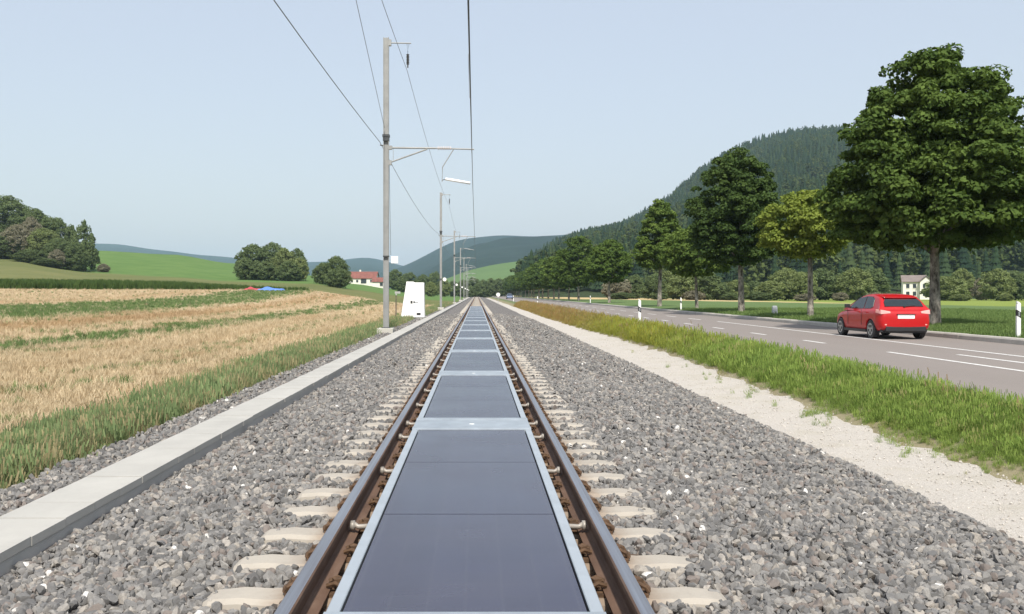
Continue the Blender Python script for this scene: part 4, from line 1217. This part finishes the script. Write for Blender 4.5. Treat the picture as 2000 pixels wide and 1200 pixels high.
# ------------------------------------------------------------------ white cabinet
D_CAB = 61.0
cab = empty('white_cabinet', (-4.18, D_CAB, -0.36))
tag(cab, 'tall tapered white cabinet standing beside the cable trough behind the mast', 'cabinet')
def taper(mb, x0b, x1b, x0t, x1t, zb, zt, y0, y1, y0t, y1t):
    v = [(x0b, y0, zb), (x1b, y0, zb), (x1b, y1, zb), (x0b, y1, zb), (x0t, y0t, zt), (x1t, y0t, zt), (x1t, y1t, zt), (x0t, y1t, zt)]
    return mb.add(v, [(3, 2, 1, 0), (4, 5, 6, 7), (0, 1, 5, 4), (1, 2, 6, 5), (2, 3, 7, 6), (3, 0, 4, 7)])
b = taper(MB(), -0.76, 0.80, -0.40, 0.76, 0.10, 2.40, -0.45, 0.45, -0.38, 0.40).build('body', M['white'], cab); bevel(b, 0.03)
l = taper(MB(), -0.41, 0.10, -0.39, 0.06, 2.40, 2.46, -0.38, 0.40, -0.36, 0.38).build('lid', M['white'], cab)
MB().box((0.0, 0, 0.03), (1.50, 0.80, 0.20)).build('plinth', M['found'], cab)
lg = MB().box((0, 0, 0), (0.13, 0.006, 0.16)).box((0.17, 0, 0), (0.10, 0.006, 0.10)).build('logo', M['black'], b, False, (-0.05, -0.441, 1.12)); lg.rotation_euler[0] = -0.03
lt = MB().box((0, 0, 0), (0.24, 0.006, 0.06)).build('lettering', simple('pale_print', (0.45, 0.46, 0.48), 0.5), b, False, (0.28, -0.441, 1.12)); lt.rotation_euler[0] = -0.03
MB().box((0.42, -0.452, 0.34), (0.26, 0.02, 0.14)).box((-0.12, -0.452, 0.16), (0.3, 0.02, 0.05)).build('vent', M['black'], cab)

# thin post in the field behind the mast
fp = px(773.5, 617, 70); z = gz(fp.x, 70)
t = empty('field_post', (fp.x, 70, z)); tag(t, 'thin brown post with small grey head in the stubble', 'post')
MB().tube([(0, 0, -0.1), (0, 0, 1.9)], [0.045, 0.035], 8).build('shaft', M['bark2'], t)
MB().box((0.12, 0, 2.0), (0.42, 0.12, 0.16)).box((0.02, 0, 1.86), (0.1, 0.1, 0.14)).build('head', M['galv'], t)

# round white sign right of the track
sp = px(973, 567, 150)
t = empty('round_sign', (sp.x, 150, gz(sp.x, 150) + 0.2)); tag(t, 'small round white sign on a post right of the distant track', 'sign')
MB().tube([(0, 0, -0.3), (0, 0, 2.2)], 0.03, 8).build('pole', M['galv'], t)
MB().tube([(0, -0.05, 1.9), (0, -0.03, 1.9)], 0.32, 20).build('disc', M['white'], t)

# ------------------------------------------------------------------ delineator posts
def delin(x, d, label, h=1.05, z=None):
    t = empty('delineator_post', (x, d, gz(x, d) if z is None else z)); tag(t, label, 'delineator', 'white roadside delineator posts')
    sec = [(-0.055, -0.05), (0.055, -0.05), (0.055, 0.03), (0.0, 0.06), (-0.055, 0.03)]
    def prism(z0, z1, k=1.0, slant=0.0):
        v = [(a * k, b_ * k, z0 - slant * a) for a, b_ in sec] + [(a * k, b_ * k, z1 - slant * a) for a, b_ in sec]
        n_ = len(sec)
        return MB().add(v, [(q, (q + 1) % n_, n_ + (q + 1) % n_, n_ + q) for q in range(n_)] + [tuple(range(n_))[::-1], tuple(range(n_, 2 * n_))])
    prism(-0.3, h * 0.999, 1.0, 0.0).build('body', M['white'], t)
    prism(h * 0.60, h * 0.78, 1.05, 0.7).build('black_band', M['black'], t)
    top = prism(h, h + 0.05, 0.9, 0.5).build('cap', M['white'], t)
    MB().box((0, -0.058, h * 0.69), (0.045, 0.008, 0.13)).build('reflector', M['alloy'], t)
delin(7.12, 40, 'white post with black band on the near grass verge, largest on that side', 1.2)
delin(7.12, 107, 'white post on the near verge, second in line', 1.15)
delin(7.12, 177, 'white post on the near verge, farthest in line', 1.15)
delin(16.5, 28, 'white post with black band at the right edge of the view', 1.02)
delin(16.45, 74, 'white post between the small maples across the road', 0.95)
delin(16.45, 133, 'white post on the far verge near the rounded maple', 1.0)
gx = px(1513, 610, 56)
t = empty('marker_stone', (gx.x, 56, gz(gx.x, 56))); tag(t, 'small grey marker stone in the grass between two maples', 'marker stone')
o = MB().box((0, 0, 0.2), (0.32, 0.25, 0.5), top=0.88).build('stone', simple('grey_stone', (0.36, 0.38, 0.40), 0.8, 0, 0.2, 5), t); bevel(o, 0.04, 3)
o = MB().box((0, 0, 0.47), (0.26, 0.20, 0.05), top=0.8).build('cap', simple('grey_cap', (0.42, 0.44, 0.46), 0.8), t); bevel(o, 0.02)

# ------------------------------------------------------------------ cars
def car(label, loc, rz, paint, detail=True):
    t = empty('car', loc, rz); tag(t, label, 'car', None)
    st = [(0.00, 0.66, 0.36, 0.74), (0.05, 0.78, 0.30, 0.90), (0.20, 0.845, 0.24, 0.99), (0.45, 0.862, 0.21, 1.01), (0.9, 0.868, 0.20, 1.00), (1.5, 0.868, 0.20, 0.975), (2.1, 0.865, 0.20, 0.95), (2.6, 0.86, 0.20, 0.93), (3.0, 0.85, 0.20, 0.905), (3.4, 0.83, 0.20, 0.85), (3.7, 0.79, 0.22, 0.78), (3.9, 0.70, 0.25, 0.69), (4.0, 0.58, 0.30, 0.58)]
    v, f = [], []; nr = 0
    for y, hw, zb, zt in st:
        half = [(0, zb), (hw * 0.86, zb), (hw * 0.965, zb + 0.10), (hw * 1.0, zb + (zt - zb) * 0.42), (hw * 0.985, zb + (zt - zb) * 0.62), (hw * 0.985, zb + (zt - zb) * 0.80), (hw * 0.93, zt), (hw * 0.6, zt + 0.015), (0, zt + 0.02)]
        ring = half + [(-a, b_) for a, b_ in half[-2:0:-1]]
        nr = len(ring); v += [(a, y, b_) for a, b_ in ring]
    for i_ in range(len(st) - 1):
        for k in range(nr):
            f.append((i_ * nr + k, i_ * nr + (k + 1) % nr, (i_ + 1) * nr + (k + 1) % nr, (i_ + 1) * nr + k))
    f.append(tuple(range(nr))); f.append(tuple((len(st) - 1) * nr + k for k in range(nr))[::-1])
    mb = MB().add(v, f)
    lower = mb.build('body', paint, t, True)
    ss = lower.modifiers.new('sub', 'SUBSURF'); ss.levels = 2; ss.render_levels = 2
    # wheel arches cut out of the body
    cut = MB()
    for wy_ in (0.72, 3.21):
        cut.tube([(-1.2, wy_, 0.31), (1.2, wy_, 0.31)], 0.345, 28)
    cme = cut.mesh('arch_cutter', M['black'])
    co = bpy.data.objects.new('arch_cutter', cme); scene.collection.objects.link(co); co.parent = t
    bo = lower.modifiers.new('arch', 'BOOLEAN'); bo.operation = 'DIFFERENCE'; bo.object = co; bo.solver = 'EXACT'
    bpy.context.view_layer.update()
    dg = bpy.context.evaluated_depsgraph_get()
    nm = bpy.data.meshes.new_from_object(lower.evaluated_get(dg))
    lower.modifiers.clear(); lower.data = nm
    bpy.data.objects.remove(co)
    # inner tub that closes the arches
    MB().box((0, 2.0, 0.45), (1.25, 3.7, 0.5)).build('underbody', M['black'], t)
    # cabin
    gp = [(0.10, 0.93), (0.26, 1.16), (0.46, 1.345), (0.72, 1.425), (1.15, 1.47), (1.6, 1.465), (2.0, 1.39), (2.35, 1.24), (2.75, 1.04), (3.02, 0.90)]
    v, f = [], []
    for y, z in gp:
        k = (z - 0.92) / 0.555; ht = 0.80 - 0.235 * max(0, k)
        half = [(0.81, 0.90), (0.81 - 0.02, 0.93), (ht + 0.05, max(0.935, z - 0.10)), (ht + 0.01, max(0.94, z - 0.03)), (ht - 0.09, max(0.945, z)), (0, max(0.95, z + 0.012))]
        ring = half + [(-a, b_) for a, b_ in half[-2::-1]]
        nr = len(ring); v += [(a, y, b_) for a, b_ in ring]
    for i_ in range(len(gp) - 1):
        for k in range(nr - 1):
            f.append((i_ * nr + k, i_ * nr + k + 1, (i_ + 1) * nr + k + 1, (i_ + 1) * nr + k))
    cabin = MB().add(v, f).build('cabin', paint, t, True)
    ss = cabin.modifiers.new('sub', 'SUBSURF'); ss.levels = 2; ss.render_levels = 2
    def sidex(z):
        k = (z - 0.93) / 0.50
        return 0.80 - 0.19 * k
    for s_ in (-1, 1):
        def win(name, poly):
            vv = [(s_ * (sidex(z_) + 0.006), y_, z_) for y_, z_ in poly] + [(s_ * (sidex(z_) - 0.03), y_, z_) for y_, z_ in poly]
            n_ = len(poly)
            MB().add(vv, [tuple(range(n_))] + [(q, (q + 1) % n_, n_ + (q + 1) % n_, n_ + q) for q in range(n_)]).build(name, M['glass_car'], t)
        win('side_window', [(1.42, 0.985), (2.60, 0.985), (2.22, 1.21), (1.95, 1.325), (1.46, 1.385)])
        win('side_window', [(0.72, 1.04), (0.86, 0.995), (1.36, 0.985), (1.40, 1.385), (1.05, 1.375), (0.82, 1.30)])
        mi = MB().tube([(s_ * 0.80, 2.38, 1.0), (s_ * 0.90, 2.36, 1.03)], 0.03, 6).box((s_ * 0.95, 2.36, 1.05), (0.16, 0.10, 0.13)).build('mirror', M['black'], t); bevel(mi, 0.03, 3)
    # rear window lying on the tailgate slope
    def slope(tz): return float(np.interp(tz, [0.93, 1.16, 1.345], [0.10, 0.26, 0.46])) - 0.012
    poly = [(-0.62, 1.06), (0.62, 1.06), (0.60, 1.20), (0.53, 1.295), (-0.53, 1.295), (-0.60, 1.20)]
    n_ = 6
    vv = [(a, slope(b_) - 0.018, b_) for a, b_ in poly] + [(a, slope(b_) + 0.04, b_ - 0.02) for a, b_ in poly]
    MB().add(vv, [tuple(range(n_))] + [(q, (q + 1) % n_, n_ + (q + 1) % n_, n_ + q) for q in range(n_)]).build('rear_window', M['glass_car'], t)
    sp_ = MB().add([(-0.55, 0.38, 1.335), (0.55, 0.38, 1.335), (0.55, 0.72, 1.405), (-0.55, 0.72, 1.405), (-0.53, 0.39, 1.365), (0.53, 0.39, 1.365), (0.50, 0.72, 1.43), (-0.50, 0.72, 1.43)],
                   [(3, 2, 1, 0), (4, 5, 6, 7), (0, 1, 5, 4), (1, 2, 6, 5), (2, 3, 7, 6), (3, 0, 4, 7)]).build('spoiler', paint, t); bevel(sp_, 0.012, 3)
    # windscreen
    poly = [(-0.70, 1.0), (0.70, 1.0), (0.58, 1.34), (-0.58, 1.34)]
    vv = [(a, 2.84 - (b_ - 1.0) * 2.05 + 0.02, b_ + 0.02) for a, b_ in poly] + [(a, 2.80 - (b_ - 1.0) * 2.05, b_ - 0.04) for a, b_ in poly]
    MB().add(vv, [(0, 1, 2, 3), (0, 1, 5, 4), (1, 2, 6, 5), (2, 3, 7, 6), (3, 0, 4, 7)]).build('windscreen', M['glass_car'], t)
    for s_ in (-1, 1):
        tl = MB().add([(s_ * 0.50, 0.015, 0.84), (s_ * 0.79, 0.045, 0.81), (s_ * 0.875, 0.28, 0.86), (s_ * 0.87, 0.27, 0.965), (s_ * 0.78, 0.065, 0.95), (s_ * 0.50, 0.03, 0.90),
                       (s_ * 0.46, 0.16, 0.83), (s_ * 0.74, 0.2, 0.80), (s_ * 0.78, 0.30, 0.86), (s_ * 0.78, 0.3, 0.965), (s_ * 0.70, 0.2, 0.955), (s_ * 0.46, 0.16, 0.905)],
                      [(0, 1, 4, 5), (1, 2, 3, 4), (5, 4, 10, 11), (4, 3, 9, 10), (0, 1, 7, 6), (1, 2, 8, 7), (0, 5, 11, 6), (2, 3, 9, 8)]).build('tail_light', M['tail'], t); bevel(tl, 0.008)
        hl = MB().box((s_ * 0.56, 3.80, 0.68), (0.22, 0.16, 0.10)).build('headlight', M['lens'], t); bevel(hl, 0.03, 3)
    o = MB().box((0, 0.012, 0.735), (0.54, 0.03, 0.13)).build('license_plate', M['white'], t)
    o = MB().box((0, 0.0, 0.805), (0.60, 0.05, 0.018)).build('plate_trim', M['black'], t)
    o = MB().box((0, 0.11, 0.335), (1.30, 0.20, 0.18)).box((0, 0.3, 0.29), (1.5, 0.3, 0.15)).build('diffuser', M['black'], t); bevel(o, 0.03, 3)
    MB().box((0, slope(1.05) - 0.03, 1.05), (0.05, 0.04, 0.04)).tube([(0, slope(1.06) - 0.045, 1.06), (0.36, slope(1.10) - 0.045, 1.10)], 0.009, 5).build('rear_wiper', M['black'], t)
    MB().tube([(0, 0.75, 1.46), (0, 0.60, 1.60)], 0.006, 5).build('aerial', M['black'], t)
    for s_ in (-1, 1):
        MB().box((s_ * 0.835, 1.95, 0.245), (0.06, 1.75, 0.09)).build('sill', M['black'], t)
        for ys_ in (1.40, 2.52):
            MB().box((s_ * 0.866, ys_, 0.68), (0.008, 0.012, 0.52)).build('door_seam', M['black'], t)
        for ys_ in (1.02, 1.62):
            MB().box((s_ * 0.868, ys_, 0.86), (0.03, 0.16, 0.03)).build('door_handle', paint, t)
    for s_ in (-1, 1):
        MB().box((s_ * 0.58, 0.028, 0.475), (0.2, 0.02, 0.035)).build('rear_reflector', M['tail'], t)
        for wy_ in (0.72, 3.21):
            w = MB()
            for r_, x_ in (((0.305, 0.22, 0.20, 0.30), 0),):
                w.tube([(s_ * 0.66, wy_, 0.305), (s_ * 0.665, wy_, 0.305), (s_ * 0.84, wy_, 0.305), (s_ * 0.855, wy_, 0.305)], [0.285, 0.305, 0.305, 0.285], 28)
            wh = w.build('wheel', M['rubber'], t, False)
            rm = MB().tube([(s_ * 0.80, wy_, 0.305), (s_ * 0.858, wy_, 0.305)], [0.2, 0.205], 24)
            rm.build('rim', M['alloy'], wh)
            for q in range(5):
                a = 6.283 * q / 5 + 0.3
                MB().box((s_ * 0.861, wy_ + math.cos(a + 0.63) * 0.12, 0.305 + math.sin(a + 0.63) * 0.12), (0.008, 0.085, 0.085)).build('rim_opening', M['black'], wh)
    return t
def paintmat(name, c):
    m = NT(name); m.base(c).rough(0.32).spec(0.35)
    m.bsdf.inputs['Coat Weight'].default_value = 0.35; m.bsdf.inputs['Coat Roughness'].default_value = 0.06
    n1 = m.noise(3, 3, 0.5, m.objc()); m.rough(m.ramp(n1, [(0.3, 0.28), (0.7, 0.4)]))
    return m.mat
M['tail'] = simple('tail_light_with_highlight', (0.75, 0.36, 0.33), 0.08, 0, 0.1)  # red lens paled to pink, bright highlights put into the colour
M['lens'] = simple('headlight_lens', (0.8, 0.82, 0.85), 0.1, 0, 0.05)
car('red hatchback driving away on the road under the largest maple', (13.85, 29.6, Z_R + 0.005), 0.0, paintmat('red_paint', (0.44, 0.006, 0.008)))
car('tiny bluish grey car far down the road beyond the verge', (8.9, 250, Z_R + 0.005), math.pi, paintmat('bluegrey_paint', (0.12, 0.15, 0.24)))

# ------------------------------------------------------------------ buildings
M['roof_red'] = simple('clay_roof', (0.20, 0.075, 0.058), 0.85, 0, 0.25, 0.8)
M['roof_grey'] = simple('grey_brown_roof', (0.19, 0.155, 0.14), 0.85, 0, 0.2, 0.8)
M['render'] = simple('cream_render', (0.76, 0.73, 0.66), 0.85, 0, 0.06, 0.6)
M['pane'] = simple('window_glass', (0.04, 0.05, 0.06), 0.15)
def gable(mb, w, dp, z0, z1, over=0.4, th=0.18):
    v = [(-w / 2 - over, -dp / 2 - over, z0), (w / 2 + over, -dp / 2 - over, z0), (w / 2 + over, 0, z1), (-w / 2 - over, 0, z1), (-w / 2 - over, dp / 2 + over, z0), (w / 2 + over, dp / 2 + over, z0)]
    v2 = [(a, b_, c + th) for a, b_, c in v]
    return mb.add(v + v2, [(0, 1, 2, 3), (3, 2, 5, 4), (6, 7, 8, 9), (9, 8, 11, 10), (0, 1, 7, 6), (4, 5, 11, 10), (0, 3, 9, 6), (3, 4, 10, 9), (1, 2, 8, 7), (2, 5, 11, 8)])
def house(name, label, loc, rz, w, dp, eave, rz1, wall, roof, wins, group=None, chim=None):
    t = empty(name, loc, rz); tag(t, label, 'house', group)
    mb = MB().box((0, 0, eave / 2 - 0.5), (w, dp, eave + 1.0))
    mb.add([(-w / 2, -dp / 2, eave), (-w / 2, dp / 2, eave), (-w / 2, 0, rz1 - 0.1), (w / 2, -dp / 2, eave), (w / 2, dp / 2, eave), (w / 2, 0, rz1 - 0.1)], [(0, 1, 2), (3, 5, 4)])
    mb.build('wall', wall, t)
    rf = gable(MB(), w, dp, eave - 0.1, rz1).build('roof', roof, t)
    if chim: MB().box((chim, 0.3, rz1 + 0.3), (0.7, 0.7, 1.4)).build('chimney', wall, rf)
    for (fx, fz, ww, wh_, face) in wins:
        if face == 'f': c, sz = (fx, -dp / 2 - 0.01, fz), (ww, 0.06, wh_)
        else: c, sz = (face * (w / 2 + 0.01), fx, fz), (0.06, ww, wh_)
        wi = MB().box(c, sz).build('window', M['pane'], t)
        if face == 'f': MB().box((fx, -dp / 2 - 0.05, fz - wh_ / 2 - 0.05), (ww + 0.2, 0.16, 0.1)).build('sill', wall, wi)
    return t
# cream house at the foot of the hill: main wing and a gabled cross wing
hp = px(1787, 573, 262); hzb = gz(hp.x, 262) + 0.25
ht = house('house', 'cream house with grey brown roof among trees at the foot of the hill', (hp.x - 0.4, 262, hzb), R(-20), 5.4, 5.0, 4.4, 6.0, M['render'], M['roof_grey'],
           [(-1.6, 3.3, 0.8, 1.1, 'f'), (0.0, 3.3, 0.8, 1.1, 'f'), (-1.6, 1.3, 0.8, 1.1, 'f'), (0.0, 1.3, 0.8, 1.1, 'f')])
w2 = MB().box((2.6, -1.8, 1.7), (2.9, 4.4, 5.4)); w2.add([(1.15, -4.0, 4.4), (4.05, -4.0, 4.4), (2.6, -4.0, 5.7), (1.15, 0.4, 4.4), (4.05, 0.4, 4.4), (2.6, 0.4, 5.7)], [(0, 1, 2), (3, 5, 4)])
w2.build('gabled_wing', M['render'], ht)
MB().add([(0.9, -4.3, 4.25), (2.6, -4.3, 5.85), (4.3, -4.3, 4.25), (0.9, 0.6, 4.25), (2.6, 0.6, 5.85), (4.3, 0.6, 4.25), (0.9, -4.3, 4.43), (2.6, -4.3, 6.03), (4.3, -4.3, 4.43), (0.9, 0.6, 4.43), (2.6, 0.6, 6.03), (4.3, 0.6, 4.43)],
         [(0, 1, 4, 3), (1, 2, 5, 4), (6, 7, 10, 9), (7, 8, 11, 10), (0, 1, 7, 6), (1, 2, 8, 7), (3, 4, 10, 9), (4, 5, 11, 10), (0, 3, 9, 6), (2, 5, 11, 8)]).build('wing_roof', M['roof_grey'], ht)
for fz in (3.3, 1.2):
    for fx in (2.1, 3.1):
        MB().box((fx, -4.01, fz), (0.6, 0.06, 1.0)).build('window', M['pane'], ht)
ht.scale = (1.08, 1.08, 1.08)
# red roofed farm behind the rise on the left
fa = px(716, 556, 430); z = gz(fa.x, 430)
house('farmhouse', 'long white farmhouse with red tiled roof left of the nearest mast', (fa.x - 1.5, 430, z + 0.2), R(-4), 13.0, 9.0, 2.9, 6.0, M['render'], M['roof_red'],
      [(-4.5, 1.7, 1.0, 1.1, 'f'), (-2.0, 1.7, 1.0, 1.1, 'f'), (1.0, 1.7, 2.6, 2.2, 'f'), (4.5, 1.7, 1.0, 1.1, 'f')], None, -1.5)
fb = px(742, 556, 424); z = gz(fb.x, 424)
house('barn', 'small white barn with red roof touching the right end of the farmhouse', (fb.x, 424, z + 0.2), R(-4), 6.0, 6.0, 2.5, 4.4, M['render'], M['roof_red'], [(1.2, 1.4, 1.4, 1.6, 'f')])

# tarpaulins lying at the field edge
def tarp(label, x0, x1, d, mat, h):
    a, b_ = px(x0, 566, d).x, px(x1, 566, d).x
    n1, n2 = 22, 8; v = []; f = []
    for i_ in range(n1):
        for j in range(n2):
            s_, t_ = i_ / (n1 - 1), j / (n2 - 1)
            x_ = a + (b_ - a) * s_; y_ = d - 1.0 + 2.0 * t_ + 0.15 * math.sin(7 * s_)
            hh = h * (math.sin(math.pi * t_) ** 0.6) * (math.sin(math.pi * min(max(s_, 0.0), 1)) ** 0.4) * (0.75 + 0.35 * math.sin(9 * s_ + 3 * t_) * math.cos(5 * t_))
            v.append((x_, y_, gz(x_, y_) + max(0, hh) + 0.01))
    for i_ in range(n1 - 1):
        for j in range(n2 - 1):
            q = i_ * n2 + j; f.append((q, q + n2, q + n2 + 1, q + 1))
    o = MB().add(v, f).build('tarpaulin', mat, None, True)
    sd = o.modifiers.new('thick', 'SOLIDIFY'); sd.thickness = 0.01
    tag(o, label, 'tarpaulin')
tarp('crumpled red tarpaulin at the far edge of the stubble field', 478, 509, 148, simple('red_tarp', (0.42, 0.05, 0.06), 0.5), 0.5)
tarp('long crumpled blue tarpaulin at the far edge of the stubble field', 503, 556, 147.3, simple('blue_tarp', (0.10, 0.22, 0.62), 0.45), 0.6)

# ------------------------------------------------------------------ haze
mh = bpy.data.materials.new('haze_air'); mh.use_nodes = True
nt = mh.node_tree
for nd in list(nt.nodes):
    if nd.type != 'OUTPUT_MATERIAL': nt.nodes.remove(nd)
pv = nt.nodes.new('ShaderNodeVolumePrincipled')
pv.inputs['Color'].default_value = (0.60, 0.82, 1.0, 1)
pv.inputs['Density'].default_value = 0.0001
pv.inputs['Anisotropy'].default_value = 0.1
nt.links.new(pv.outputs[0], [n for n in nt.nodes if n.type == 'OUTPUT_MATERIAL'][0].inputs['Volume'])
hb = MB().box((0, 2700, 162), (15000, 9400, 334)).build('haze', mh)
tag(hb, 'pale blue summer haze filling the valley air', kind='stuff')
